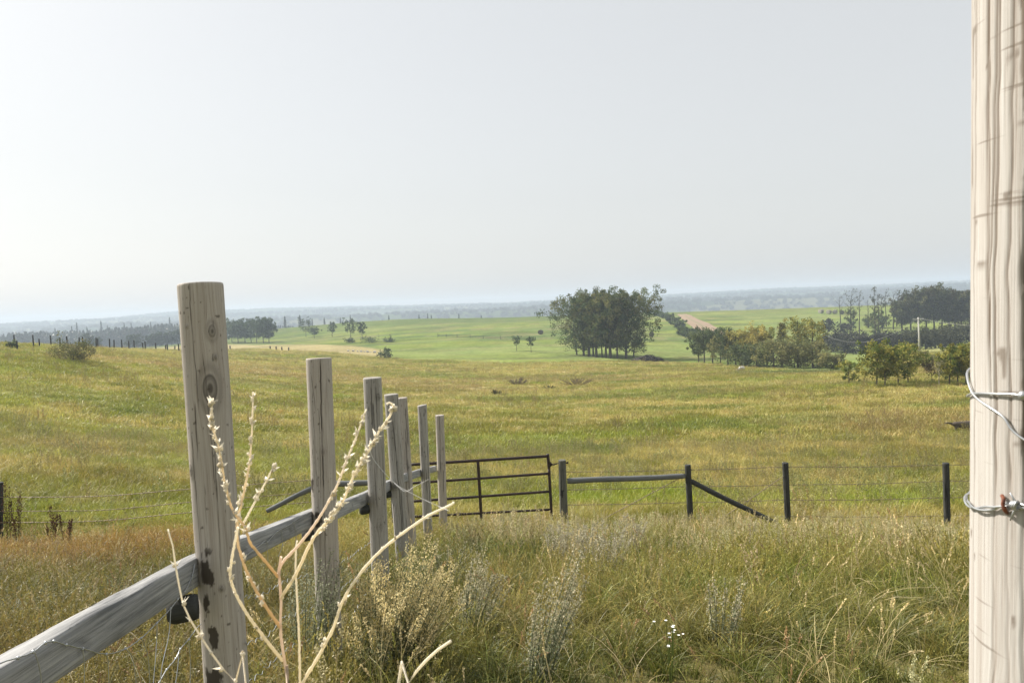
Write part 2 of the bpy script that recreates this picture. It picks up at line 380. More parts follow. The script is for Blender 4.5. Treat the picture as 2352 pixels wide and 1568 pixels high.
def land(x, y):
    u = 1176+FPX*x/np.maximum(y, 6); c = pasture(x, y)
    e = near_edge(u); w = sst(e*.985, e*1.015, y)
    n = fbm(x/26, y/22, 91, 4); n2 = fbm(x/5, y/5, 92, 3)
    MEADOW = np.array([.100, .140, .048]); MEADOW2 = np.array([.145, .178, .060]); TAN = np.array([.28, .24, .125])
    far = mix3(MEADOW, MEADOW2, sst(.38, .62, n)); far = mix3(far, MAUVE, .35*sst(.45, .65, n2)); far = mix3(far, MEADOW*.62, .6*sst(.52, .66, fbm(x/45, y/9, 95, 4))); far = mix3(far, LIME, .35*sst(.52, .62, fbm(x/30, y/7, 96, 3)))
    far = mix3(far, MEADOW2*1.15, np.exp(-((y-185)/28)**2)*.7)
    et = np.interp(u, E_TAN[0], E_TAN[1])
    t = sst(900, 860, u)*sst(et*1.03, et*.99, y); far = mix3(far, TAN, t)
    far = mix3(far, MEADOW*.78, .65*sst(320, 400, y)*sst(1620, 1560, u))
    # right-hand crest field turns duller, strip near the top
    far = mix3(far, np.array([.13, .15, .05]), sst(1560, 1620, u)*sst(370, 400, y)*.9)
    far = mix3(far, MEADOW2*1.1, sst(1650, 1760, u)*sst(372, 350, y)*.5)
    far = mix3(far, STRAW*.8, sst(1990, 2080, u)*sst(205, 175, y)*.5)
    d = np.exp(-((y-(252+.01*(u-900)))/3.0)**2)*sst(1560, 1500, u)*sst(470, 540, u); far = mix3(far, DKGREEN*1.1, d*.8)
    c = mix3(c, far, w)
    c = mix3(c, DKGREEN, sst(520, 650, y)*.8)
    return c

# ---------------------------------------------------------------- ground and hills
def sheet(name, ys, us, zf, cf, mat, parent=None, **kw):
    Y, U = np.meshgrid(ys, us, indexing='ij'); X = U*np.maximum(Y, 12.0)
    Z = zf(X, Y); C = cf(X, Y)
    n, m = Y.shape; i = np.arange(n-1)[:, None]*m; j = np.arange(m-1)[None, :]
    Q = np.stack([i+j, i+j+1, i+m+j+1, i+m+j], -1).reshape(-1, 4)
    me = mesh_np(name, np.stack([X, Y, Z], -1).reshape(-1, 3), Q, mat, {'Col': C.reshape(-1, 3)})
    return link(name, me, **kw)
ys = np.concatenate([np.arange(-16, 3, .4), np.exp(np.linspace(math.log(3), math.log(1300), 620))])
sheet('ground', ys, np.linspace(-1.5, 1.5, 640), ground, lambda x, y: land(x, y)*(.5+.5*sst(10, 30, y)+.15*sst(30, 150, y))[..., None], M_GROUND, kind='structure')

SKY_X = np.array([-900, 0, 182, 412, 517, 850, 1072, 1270, 1500, 1700, 1960, 2230, 3000])
SKY_O = np.array([0, 2, 4, 13.5, 13, 7, 3.5, 4, 3.5, 7.5, 7.5, 9, 12.])
def hillz(x, y):
    u = 1176+FPX*x/y
    def ridge(D, width, off, seed, rough):
        top = off*D/FPX + rough*(fbm(x/260, 0*x+seed, seed, 5)-.5)
        Dc = D + 110*(vnoise(x/900, 0*x, seed+5)-.5)
        t = np.exp(-((y-Dc)/width)**2)
        return -40 + (top+40)*t
    o3 = np.interp(u, SKY_X, SKY_O)
    z = np.maximum(ridge(2750, 420, o3, 101, 7), ridge(2200, 200, o3*.45-2.0-2*sst(400, 900, u), 131, 11))
    z = np.maximum(z, ridge(1800, 130, np.interp(u, [0, 900, 1400, 1560, 1900, 2100, 2230, 2600], [-16, -14, -13, -9.5, -6.5, -6.5, -4, -3]), 151, 18))
    z = np.maximum(z, ridge(1520, 80, -17+0*u, 171, 12))
    z = z + 5.5*(fbm(x/22, y/22, 181, 4)-.5)
    k = sst(1300, 1420, y); return -40*(1-k) + z*k
def hillc(x, y):
    n = fbm(x/170, y/90, 201, 4); c = mix3(np.array([.03, .05, .025])+0*x[..., None], np.array([.06, .085, .035]), sst(.5, .58, n))
    return mix3(c, np.array([.12, .125, .07]), sst(.66, .72, fbm(x/230, y/120, 211, 3)))
sheet('hills', np.linspace(1300, 3300, 300), np.linspace(-1.5, 1.5, 1100), hillz, hillc, M_HILLS, kind='structure')

# dirt track climbing the far field
def ribbon(name, left, right, mat, col, lift=.05, n=40, **kw):
    L = np.array([hit(*p) for p in left]); R = np.array([hit(*p) for p in right])
    t = np.linspace(0, 1, n)
    def res(A):
        s = np.linspace(0, 1, len(A)); return np.stack([np.interp(t, s, A[:, k]) for k in range(3)], 1)
    L = res(L); R = res(R); m = 9
    V = np.array([[L[i]*(1-k/(m-1))+R[i]*k/(m-1) for k in range(m)] for i in range(n)]).reshape(-1, 3)
    V[:, 2] = ground(V[:, 0], V[:, 1])+lift
    i = np.arange(n-1)[:, None]*m; j = np.arange(m-1)[None, :]
    Q = np.stack([i+j, i+j+1, i+m+j+1, i+m+j], -1).reshape(-1, 4)
    C = np.tile(np.array(col), (len(V), 1)); kk = np.tile(np.arange(m), n)
    C[(kk == 4)] *= np.array([.8, .95, .8])
    return link(name, mesh_np(name, V, Q, mat, {'Col': C}), **kw)
M_TRACK = mat_ground('bare_dirt_track', 3, .3, .5)
ribbon('dirt_track', [(1555, 721.5), (1566, 732), (1584, 746), (1612, 768)], [(1576, 721), (1603, 733), (1638, 748), (1678, 770)], M_TRACK, (.29, .22, .165), kind='structure')

# ---------------------------------------------------------------- grass (scattered tufts)
protos = bpy.data.collections.new('grass_tuft_shapes')
rs = np.random.RandomState(5)
def blades(mb, n, R, h, w, droop, rs, col=(1, 1, 1), cvar=.25, seg=4, tip=None, hv=.35):
    a = rs.rand(n)*2*np.pi; r = R*np.sqrt(rs.rand(n)); bx = r*np.cos(a); by = r*np.sin(a)
    H = h*(1-hv+2*hv*rs.rand(n)); da = rs.rand(n)*2*np.pi; dr = droop*(.3+1.2*rs.rand(n))
    fa = rs.rand(n)*np.pi
    for i in range(n):
        t = np.linspace(0, 1, seg+1)
        x = bx[i]+math.cos(da[i])*dr[i]*H[i]*t**2; y = by[i]+math.sin(da[i])*dr[i]*H[i]*t**2; z = H[i]*(t-.35*dr[i]*t**3)
        ww = w*(1-t**2*.92)*.5
        fx = math.cos(fa[i]); fy = math.sin(fa[i])
        V = np.stack([np.stack([x-fx*ww, y-fy*ww, z], 1), np.stack([x+fx*ww, y+fy*ww, z], 1)], 1).reshape(-1, 3)
        k = np.arange(seg)*2; Q = np.stack([k, k+1, k+3, k+2], 1)
        c = np.array(col)*(1-cvar+2*cvar*rs.rand()); C = np.tile(c, (len(V), 1))
        if tip is not None: C = C*(1-np.repeat(t, 2)[:, None]) + np.array(tip)*np.repeat(t, 2)[:, None]
        mb.add(V, Q, None, C)
def seedstalks(mb, n, R, h, rs, w=.0022, head=.075, hw=.0055, col=(1.3, 1.15, .95), nq=12, lean=.3):
    for i in range(n):
        a = rs.rand()*6.28; r = R*math.sqrt(rs.rand()); H = h*(.65+.6*rs.rand()); da = rs.rand()*6.28; dr = lean*rs.rand()
        t = np.linspace(0, 1, 5); pts = np.stack([r*math.cos(a)+math.cos(da)*dr*H*t**2, r*math.sin(a)+math.sin(da)*dr*H*t**2, H*(t-.2*dr*t**2)], 1)
        fa = rs.rand()*3.14; f = np.array([math.cos(fa), math.sin(fa), 0])*w*.5
        V = np.stack([pts-f, pts+f], 1).reshape(-1, 3); k = np.arange(4)*2
        c = np.array(col)*(.75+.5*rs.rand()); mb.add(V, np.stack([k, k+1, k+3, k+2], 1), None, c)
        d = pts[-1]-pts[-2]; d /= np.linalg.norm(d)
        for q in range(nq):
            p = pts[-1]+d*(q/nq-.6)*head; o = rs.randn(3)*hw*.5; p = p+o*.6
            e = d*head/nq*1.1+rs.randn(3)*hw*.45; s_ = np.cross(e, rs.randn(3)); s_ *= hw*.55/(np.linalg.norm(s_)+1e-9)
            mb.add(np.array([p-e*.6, p+s_, p+e, p-s_]), np.array([[0, 1, 2, 3]]), None, c*(.85+.4*rs.rand()))
def plumes(mb, n, R, h, rs, col, leaf=.018, per=70, lean=.25, head_col=None):
    for i in range(n):
        a = rs.rand()*6.28; r = R*math.sqrt(rs.rand()); H = h*(.7+.5*rs.rand()); da = rs.rand()*6.28; dr = lean*rs.rand()
        t = np.linspace(0, 1, 6); pts = np.stack([r*math.cos(a)+math.cos(da)*dr*H*t**1.5, r*math.sin(a)+math.sin(da)*dr*H*t**1.5, H*t], 1)
        mb.tube(pts, np.linspace(.003, .0012, 6), 3, False, np.array(col)*.8)
        for q in range(per):
            s = .12+.88*rs.rand()**.8; p = np.array([np.interp(s, t, pts[:, k]) for k in range(3)])
            rr = .075*H*(1.25-s)*rs.rand()+.004; aa = rs.rand()*6.28; p = p+np.array([math.cos(aa)*rr, math.sin(aa)*rr, rr*.9])
            e = rs.randn(3); e[2] = abs(e[2])+.6; e *= leaf/np.linalg.norm(e); s_ = np.cross(e, rs.randn(3)); s_ *= leaf*.32/(np.linalg.norm(s_)+1e-9)
            c = np.array(col)*(.7+.6*rs.rand())
            if head_col is not None and s > .5: c = np.array(head_col)*(.7+.6*rs.rand())
            mb.add(np.array([p-e*.5, p+s_, p+e*.5, p-s_]), np.array([[0, 1, 2, 3]]), None, c)
def proto(i, name, mb):
    o = bpy.data.objects.new('%02d_%s' % (i, name), mb.mesh(name, M_GRASS, True)); protos.objects.link(o)
for i in range(3):      # 0-2 leafy, with bright dried blades that also paint in sunlit highlights
    mb = MB(); blades(mb, 30, .13, .32, .0105, .95, rs, (.62, .78, .42), .5, 5, (1.0, 1.05, .8)); blades(mb, 6, .12, .37, .009, 1.2, rs, (2.2, 2.2, 2.0), .3, 5); proto(i, 'leafy', mb)
for i in range(3, 6):   # 3-5 dry seeding, heads coloured brighter as if catching the sun
    mb = MB(); blades(mb, 16, .12, .26, .007, .9, rs, (.85, .85, .6), .4); blades(mb, 6, .12, .34, .006, 1.2, rs, (1.5, 1.35, 1.1), .3, 5); seedstalks(mb, 9, .12, .44, rs, lean=.7, hw=.009, head=.085, col=(1.6, 1.5, 1.4), nq=12); proto(i, 'seeding', mb)
for i in range(6, 9):   # 6-8 wormwood-like plumes
    mb = MB(); plumes(mb, 4, .10, .50, rs, (1, 1, 1)); blades(mb, 14, .12, .24, .005, .7, rs, (.75, .8, .5)); proto(i, 'plumes', mb)
for i in range(9, 12):  # 9-11 middle distance
    mb = MB(); blades(mb, 44, .33, .24, .013, .8, rs, (.95, 1.0, .85), .3, 3, (1.1, 1.08, 1.0)); blades(mb, 9, .30, .30, .011, .9, rs, (1.5, 1.42, 1.25), .25, 3); proto(i, 'meadow', mb)
for i in range(12, 14): # 12-13 far
    mb = MB(); blades(mb, 30, .6, .24, .034, .8, rs, (1.0, 1.03, .92), .25, 2); blades(mb, 6, .55, .30, .03, .8, rs, (1.35, 1.3, 1.2), .2, 2); proto(i, 'far_meadow', mb)
mb = MB(); seedstalks(mb, 5, .10, .62, rs, w=.003, head=.10, hw=.012, col=(1, 1, 1), nq=20, lean=.55)
_tall = mb
# 14: silvery meadow plumes, middle distance
mb = MB(); plumes(mb, 7, .28, .62, rs, (1, 1, 1), .035, 26); proto(14, 'mid_plumes', mb)
proto(15, 'tall_straw', _tall)
mb = MB(); blades(mb, 12, .10, .42, .008, 1.3, rs, (1, 1, .95), .35, 6); seedstalks(mb, 2, .10, .5, rs, w=.003, head=.09, hw=.011, col=(1, 1, 1), nq=16, lean=.8); proto(16, 'bent_straw', mb)
def gn_scatter(name, pos, rot, scl, idx, gcol, coll, **kw):
    me = bpy.data.meshes.new(name); me.vertices.add(len(pos)); me.vertices.foreach_set('co', np.asarray(pos, float).ravel())
    a = me.attributes.new('rot', 'FLOAT_VECTOR', 'POINT'); a.data.foreach_set('vector', np.asarray(rot, float).ravel())
    a = me.attributes.new('scl', 'FLOAT_VECTOR', 'POINT'); a.data.foreach_set('vector', np.asarray(scl, float).ravel())
    a = me.attributes.new('idx', 'INT', 'POINT'); a.data.foreach_set('value', np.asarray(idx, np.int32))
    a = me.attributes.new('gcol', 'FLOAT_COLOR', 'POINT'); a.data.foreach_set('color', np.hstack([gcol, np.ones((len(gcol), 1))]).ravel())
    o = link(name, me, **kw)
    g = bpy.data.node_groups.new(name+'_scatter', 'GeometryNodeTree')
    g.interface.new_socket('Geometry', in_out='INPUT', socket_type='NodeSocketGeometry'); g.interface.new_socket('Geometry', in_out='OUTPUT', socket_type='NodeSocketGeometry')
    gi = g.nodes.new('NodeGroupInput'); go = g.nodes.new('NodeGroupOutput'); ip = g.nodes.new('GeometryNodeInstanceOnPoints')
    ci = g.nodes.new('GeometryNodeCollectionInfo'); ci.inputs['Collection'].default_value = coll; ci.inputs['Separate Children'].default_value = True; ci.inputs['Reset Children'].default_value = True
    def na(nm, t):
        n = g.nodes.new('GeometryNodeInputNamedAttribute'); n.data_type = t; n.inputs['Name'].default_value = nm; return n.outputs['Attribute']
    e2r = g.nodes.new('FunctionNodeEulerToRotation'); g.links.new(na('rot', 'FLOAT_VECTOR'), e2r.inputs[0])
    g.links.new(gi.outputs[0], ip.inputs['Points']); g.links.new(ci.outputs[0], ip.inputs['Instance']); ip.inputs['Pick Instance'].default_value = True
    g.links.new(na('idx', 'INT'), ip.inputs['Instance Index']); g.links.new(e2r.outputs[0], ip.inputs['Rotation']); g.links.new(na('scl', 'FLOAT_VECTOR'), ip.inputs['Scale'])
    g.links.new(ip.outputs[0], go.inputs[0])
    md = o.modifiers.new('scatter', 'NODES'); md.node_group = g
    return o
def scatter_zone(y0, y1, dens, umax=.86, pad=1.5, seed=0, power=0):
    r = np.random.RandomState(seed)
    # sample distance with density falling as y^-power
    area = umax*(y1*y1-y0*y0)+2*pad*(y1-y0); n = int(area*dens)
    t = r.rand(n*2)
    ysm = np.sqrt(y0**2+t*(y1**2-y0**2)) if power == 0 else (y0**(2-power)+t*(y1**(2-power)-y0**(2-power)))**(1/(2-power))
    if power: n = int(2*umax*dens*y0**power*(y1**(2-power)-y0**(2-power))/(2-power)); ysm = ysm[:n] if n < len(ysm) else ysm
    else: ysm = ysm[:n]
    x = (r.rand(len(ysm))*2-1)*(umax*ysm+pad)
    return x, ysm, r
SAGEC = np.array([.30, .29, .21])
allg = dict(pos=[], rot=[], scl=[], idx=[], gcol=[])
def push(x, y, idx, s, gcol, r, tilt=.18, zoff=-.01):
    z = ground(x, y)+zoff; n = len(x)
    allg['pos'].append(np.stack([x, y, z], 1)); allg['rot'].append(np.stack([r.randn(n)*tilt+.0, r.randn(n)*tilt+.10, r.rand(n)*6.283], 1))
    allg['scl'].append(np.stack([s, s, s*(.8+.4*r.rand(n))], 1)); allg['idx'].append(idx); allg['gcol'].append(gcol)
def jitter(c, r, a=.13, g=1.0):
    n = len(c); return g*c*np.array([.98, .97, .74])*(1-a+2*a*r.rand(n, 1))*(1+.045*r.randn(n, 3)).clip(.8, 1.2)
# near: 1..14 m
x, y, r = scatter_zone(.6, 14, 78, .80, 1.6, 1)
keep = ~((np.abs(x-.0) < .5) & (y < 1.2)); x = x[keep]; y = y[keep]; n = len(x)
q = r.rand(n); dry = sst(.38, .62, fbm(x/1.3, y/1.1, 301, 3))
idx = np.where(q < .30+.45*dry, r.randint(3, 6, n), r.randint(0, 3, n))
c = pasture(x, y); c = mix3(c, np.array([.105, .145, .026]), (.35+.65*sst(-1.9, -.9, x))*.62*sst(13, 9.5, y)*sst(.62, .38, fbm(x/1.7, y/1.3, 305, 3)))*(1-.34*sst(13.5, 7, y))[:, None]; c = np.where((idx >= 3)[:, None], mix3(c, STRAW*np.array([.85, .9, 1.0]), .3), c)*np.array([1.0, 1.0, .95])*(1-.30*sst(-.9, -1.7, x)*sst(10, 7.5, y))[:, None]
sg = sst(8.2, 9.8, y)*sst(14.5, 12.8, y)*sst(-1.3, -.3, x)*sst(.30, .52, fbm(x/1.1, y/.8, 311, 3))
sg = np.maximum(sg*.42, .10*(fbm(x/.8, y/.8, 312, 2) > .62)*(x > -1.2)); m = r.rand(n) < sg
idx[m] = r.randint(6, 9, m.sum()); c[m] = np.array([.54, .49, .36])
s = .55+.35*r.rand(n); s *= .7+.6*fbm(x/1.1, y/1.1, 321, 2); s[m] *= 1.15
s *= (1-.5*sst(10, 13, y))*(1-.18*sst(7, 4, y)*(x > -.5))*(.75+.25*sst(2, 5, y))
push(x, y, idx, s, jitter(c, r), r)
# taller straw standing above the green, in drifts
x, y, r = scatter_zone(1.5, 12.6, 11, .80, 1.4, 12); n = len(x); dr_ = fbm(x/1.5, y/1.2, 345, 3); keep = r.rand(n) < .18+.75*sst(.42, .62, dr_)+.15*(x < -1.0); x = x[keep]; y = y[keep]; n = len(x)
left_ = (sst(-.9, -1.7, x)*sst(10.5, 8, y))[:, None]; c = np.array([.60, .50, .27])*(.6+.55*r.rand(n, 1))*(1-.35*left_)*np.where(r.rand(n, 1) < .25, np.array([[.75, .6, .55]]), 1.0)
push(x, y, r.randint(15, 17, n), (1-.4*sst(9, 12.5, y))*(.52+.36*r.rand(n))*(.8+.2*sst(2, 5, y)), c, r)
# 14..30 m
x, y, r = scatter_zone(13.5, 32, 21, .84, 1, 2); n = len(x)
c = pasture(x, y); idx = r.randint(9, 12, n); m = r.rand(n) < .04+.25*sst(.5, .7, fbm(x/3, y/2, 331, 3)); idx[m] = 14; c[m] = mix3(c[m], SAGEC*.9, .45)
push(x, y, idx, (.5+.4*r.rand(n))*(.75+.6*fbm(x/1.5, y/1.2, 332, 3)), jitter(c, r, .12, 1.2), r)
# 30..240 m
x, y, r = scatter_zone(31, 235, 9.5, .84, 1, 3, 1.15); u = 1176+FPX*x/y
keep = y < near_edge(u)*(.985+.02*r.rand(len(y))); x = x[keep]; y = y[keep]; n = len(x)
c = pasture(x, y); idx = r.randint(12, 14, n); m = r.rand(n) < .01+.22*sst(.55, .7, fbm(x/6, y/5, 341, 3)); idx[m] = 14; c[m] = mix3(c[m], MAUVE*.8, .6)
push(x, y, idx, (.65+.35*r.rand(n))*(.8+.45*fbm(x/3.5, y/3, 342, 3))*(1+sst(60, 200, y)*.4), jitter(c, r, .1, 1.24), r, .12)
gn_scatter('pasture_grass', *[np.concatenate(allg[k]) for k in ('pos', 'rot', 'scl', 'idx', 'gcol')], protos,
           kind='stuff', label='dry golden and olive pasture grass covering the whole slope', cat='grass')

# ---------------------------------------------------------------- wooden posts
def wood_post(name, base, top, r, mat, seed, label, cat='post', group=None, na=96, nh=160, face=0.0, knots=(), cracks=(), patches=(), cap_slant=(0, 0), rtop=None, wob=1.0):
    """round post from base to top; face = direction (rad) of local angle 0 around Z, angle 0 looks at -Y"""
    base = np.array(base, float); top = np.array(top, float); L = np.linalg.norm(top-base); ax = (top-base)/L
    rs = np.random.RandomState(seed); rtop = rtop or r
    a = np.linspace(-np.pi, np.pi, na, endpoint=False); h = np.linspace(0, L, nh)
    H, A = np.meshgrid(h, a, indexing='ij'); D = L-H      # D = distance below the top
    rad = r+(rtop-r)*(H/L)
    rad = rad*(1+wob*(.035*(vnoise(A*1.2/np.pi*2+50, H*1.5, seed)-.5)+.02*(vnoise(np.abs(A)*3, H*7, seed+1)-.5)))
    Aw = A.copy(); dark = np.zeros_like(A); kn = np.zeros_like(A)
    for (ka, kd, kr, kz, s) in knots:
        dx = (A-ka)*r; dz = D-kd; e = np.exp(-((dx/(2.4*kr))**2+(dz/(2.6*kz))**2)); Aw = Aw-(A-ka)*e*.85
        d = np.sqrt((dx/kr)**2+(dz/kz)**2+1e-9)
        kn = np.maximum(kn, s*np.clip(1.35-d, 0, 1)**.6*(.75+.25*np.sin(d*9))); kn = np.maximum(kn, s*.9*np.exp(-((d-1)/.16)**2)); kn = np.maximum(kn, .35*s*np.exp(-((d-1.7)/.5)**2))
        dark = np.maximum(dark, s*.6*np.clip(.55-d, 0, 1)); rad = rad+.004*s*wob*np.exp(-d*d*.7)
    cracks = list(cracks)+[(q, q+.12*rs.randn(), dd, dd+ll, ww) for q, dd, ll, ww in zip(rs.uniform(-1.3, 1.3, 7), rs.uniform(-.1, 1.4, 7), rs.uniform(.15, .7, 7), np.maximum(.0009, r*2*math.pi/na*.75)*rs.uniform(.7, 1.2, 7))]
    for (a0, a1, d0, d1, wd) in cracks:
        t = np.clip((D-d0)/(d1-d0), 0, 1); ac = a0+(a1-a0)*t + .05*(vnoise(D*9, 0*D, seed+7)-.5)+.03*(vnoise(D*40, 0*D, seed+8)-.5)
        inside = sst(d0-.02, d0+.02, D)*sst(d1+.05, d1-.05, D)*(.45+.55*sst(.3, .5, vnoise(D*6, 0*D, seed+9)))
        g = np.exp(-((A-ac)*r/wd)**2)*inside; dark = np.maximum(dark, g); rad = rad-.010*g*min(1, (wd/.003)**2)
    for (pa, pd, pw, ph) in patches:
        n = fbm(A*r*45+pa*9, D*28, seed+20, 4); m_ = np.exp(-(((A-pa)*r/pw)**2+((D-pd)/ph)**2)); dark = np.maximum(dark, sst(.46, .52, n*.55+m_*.38)*np.clip(m_*2, 0, 1)*.93)
    # small pits
    pit = sst(.90, .95, vnoise(A*r*110, D*60, seed+31)); dark = np.maximum(dark, pit*.7)
    cs = math.cos(face); sn = math.sin(face)
    lx = rad*np.sin(A); ly = -rad*np.cos(A)
    bev = np.clip(1-(D/.008), 0, 1)**2*.035; lx = lx*(1-bev); ly = ly*(1-bev)
    X = lx*cs-ly*sn; Yy = lx*sn+ly*cs
    zz = H + (cap_slant[0]*X+cap_slant[1]*Yy)*sst(.06, 0, D)
    V = base + X[..., None]*np.array([1, 0, -ax[0]/ax[2]]) + Yy[..., None]*np.array([0, 1, -ax[1]/ax[2]]) + zz[..., None]*ax
    G = np.stack([r*np.sin(Aw)+seed*1.3, -r*np.cos(Aw), H+seed*.7], -1).reshape(-1, 3)
    Cc = np.stack([1-dark, 1-kn, np.ones_like(dark)], -1).reshape(-1, 3)
    i = np.arange(nh-1)[:, None]*na; j = np.arange(na)[None, :]; k = (j+1) % na
    Q = np.stack([i+j, i+k, i+na+k, i+na+j], -1).reshape(-1, 4); V = V.reshape(-1, 3)
    # top cap: rings
    rings = [.93, .7, .45, .2]; prev = (nh-1)*na; nV = len(V); Qs = [Q]; lastring = V[prev:prev+na]; cen = lastring.mean(0)
    VV = [V]; GG = [G]; CC = [Cc]
    for ri, f in enumerate(rings):
        VV.append(cen+(lastring-cen)*f+np.array([0, 0, .0015*(1-f)])); gg = np.stack([a*0+f*r*3+seed, a*0, a*.03], 1); GG.append(gg)
        dk = .10+.18*(ri % 2)+.7*(np.abs(((a+seed) % (2*np.pi/3))-.5) < .05)*(f > .3)
        CC.append(np.stack([1-np.clip(dk, 0, 1), np.ones(na), np.ones(na)], 1))
        jj = np.arange(na); kk = (jj+1) % na; Qs.append(np.stack([prev+jj, prev+kk, nV+kk, nV+jj], 1)); prev = nV; nV += na
    VV.append(cen[None]); GG.append(np.array([[seed, 0, 0]])); CC.append(np.array([[.6, 1, 1]]))
    T = np.stack([prev+np.arange(na), prev+(np.arange(na)+1) % na, np.full(na, nV)], 1)
    me = mesh_np(name, np.vstack(VV)-base, [np.vstack(Qs), T], mat, {'Col': np.vstack(CC), 'gc': np.vstack(GG)})
    return link(name, me, None, base, label, cat, group)
def post_px(name, tx, ty, bx, by, Y, dia, mat, seed, label, lift=None, **kw):
    t = P(tx, ty, Y); b = P(bx, by, Y); d = (b-t)/abs(b[2]-t[2]); g = float(ground(b[0], b[1]))-.35
    b = t+d*(t[2]-g); return wood_post(name, b, t, dia/2, mat, seed, label, **kw)
GP = 'posts of the tall wooden fence'
post_px('fence_post', 460, 652, 521, 1568, 2.62, .153, M_POST, 1, 'nearest and tallest weathered wooden fence post, with two big knots and a dark bark scar', na=220, nh=520, group=GP,
        knots=[(.75, .167, .011, .020, 1), (.51, .364, .021, .044, 1.2), (-.35, .148, .004, .005, 1), (.83, .258, .005, .008, 1), (-.8, .65, .013, .02, .8), (.45, 1.07, .006, .007, 1), (.25, 1.45, .012, .02, .5)],
        cracks=[(-.10, -.05, 0, .42, .0013), (.30, .5, .25, .75, .0010), (-1.1, -1.05, 0, .8, .0008), (.0, -.1, .7, 1.1, .0009)],
        patches=[(-.12, 1.0, .030, .075), (-.35, 1.13, .022, .04), (0.0, 1.25, .03, .06), (-.2, 1.4, .04, .07)], cap_slant=(.03, -.05))
post_px('fence_post', 732, 822, 759, 1520, 4.4, .147, M_POST, 2, 'second fence post from the camera, split by one long dark crack', na=180, nh=380, group=GP,
        knots=[(.3, .55, .010, .014, .7), (-.5, 1.3, .01, .02, .5)], cracks=[(.35, .05, 0, 1.9, .0032), (-.4, -.3, .2, .9, .001)], patches=[(-.9, .75, .03, .06), (-.3, .95, .03, .06)], cap_slant=(.02, -.04))
post_px('fence_post', 855, 867, 875, 1340, 6.2, .152, M_POST2, 3, 'third fence post, pale grey, standing just behind the wormwood bush', na=120, nh=280, group=GP,
        knots=[(.75, .16, .012, .016, .8), (-.4, .25, .006, .01, 1), (.3, 1.25, .015, .02, .5)], cracks=[(-.1, .1, .2, 1.1, .0022)])
post_px('fence_post', 898.5, 905, 928, 1323, 8.0, .150, M_POST2, 4, 'fourth fence post, directly in front of a slimmer one, with a dark hole', na=100, nh=240, group=GP,
        knots=[(-.7, .30, .012, .013, 1), (-.2, 1.0, .02, .02, 1), (-.1, 1.55, .012, .02, .9)], cracks=[(.2, .4, .5, 1.5, .003)])
post_px('fence_post', 923, 913, 943, 1223, 9.5, .135, M_POST, 5, 'fifth fence post, half hidden behind the fourth', na=80, nh=200, group=GP, knots=[(.6, .9, .012, .02, .8)], cracks=[(.4, .5, .4, 1.2, .003)])
post_px('fence_post', 969.5, 930, 984, 1236, 10.8, .136, M_POST2, 6, 'sixth fence post, slim with a slightly slanted top, second from the gate', na=80, nh=200, group=GP,
        knots=[(.8, .08, .01, .02, .9), (.5, .13, .009, .012, 1), (.3, .75, .008, .008, 1)], cracks=[(-.3, -.1, .1, 1.2, .003)], cap_slant=(.12, 0))
post_px('fence_post', 1009.5, 953, 1018, 1190, 12.2, .142, M_POST, 7, 'seventh and last tall fence post, right beside the metal gate', na=80, nh=200, group=GP,
        knots=[(.6, .55, .01, .016, .9), (.3, .8, .01, .016, .7)], cracks=[(.1, 0, .1, .9, .002)])

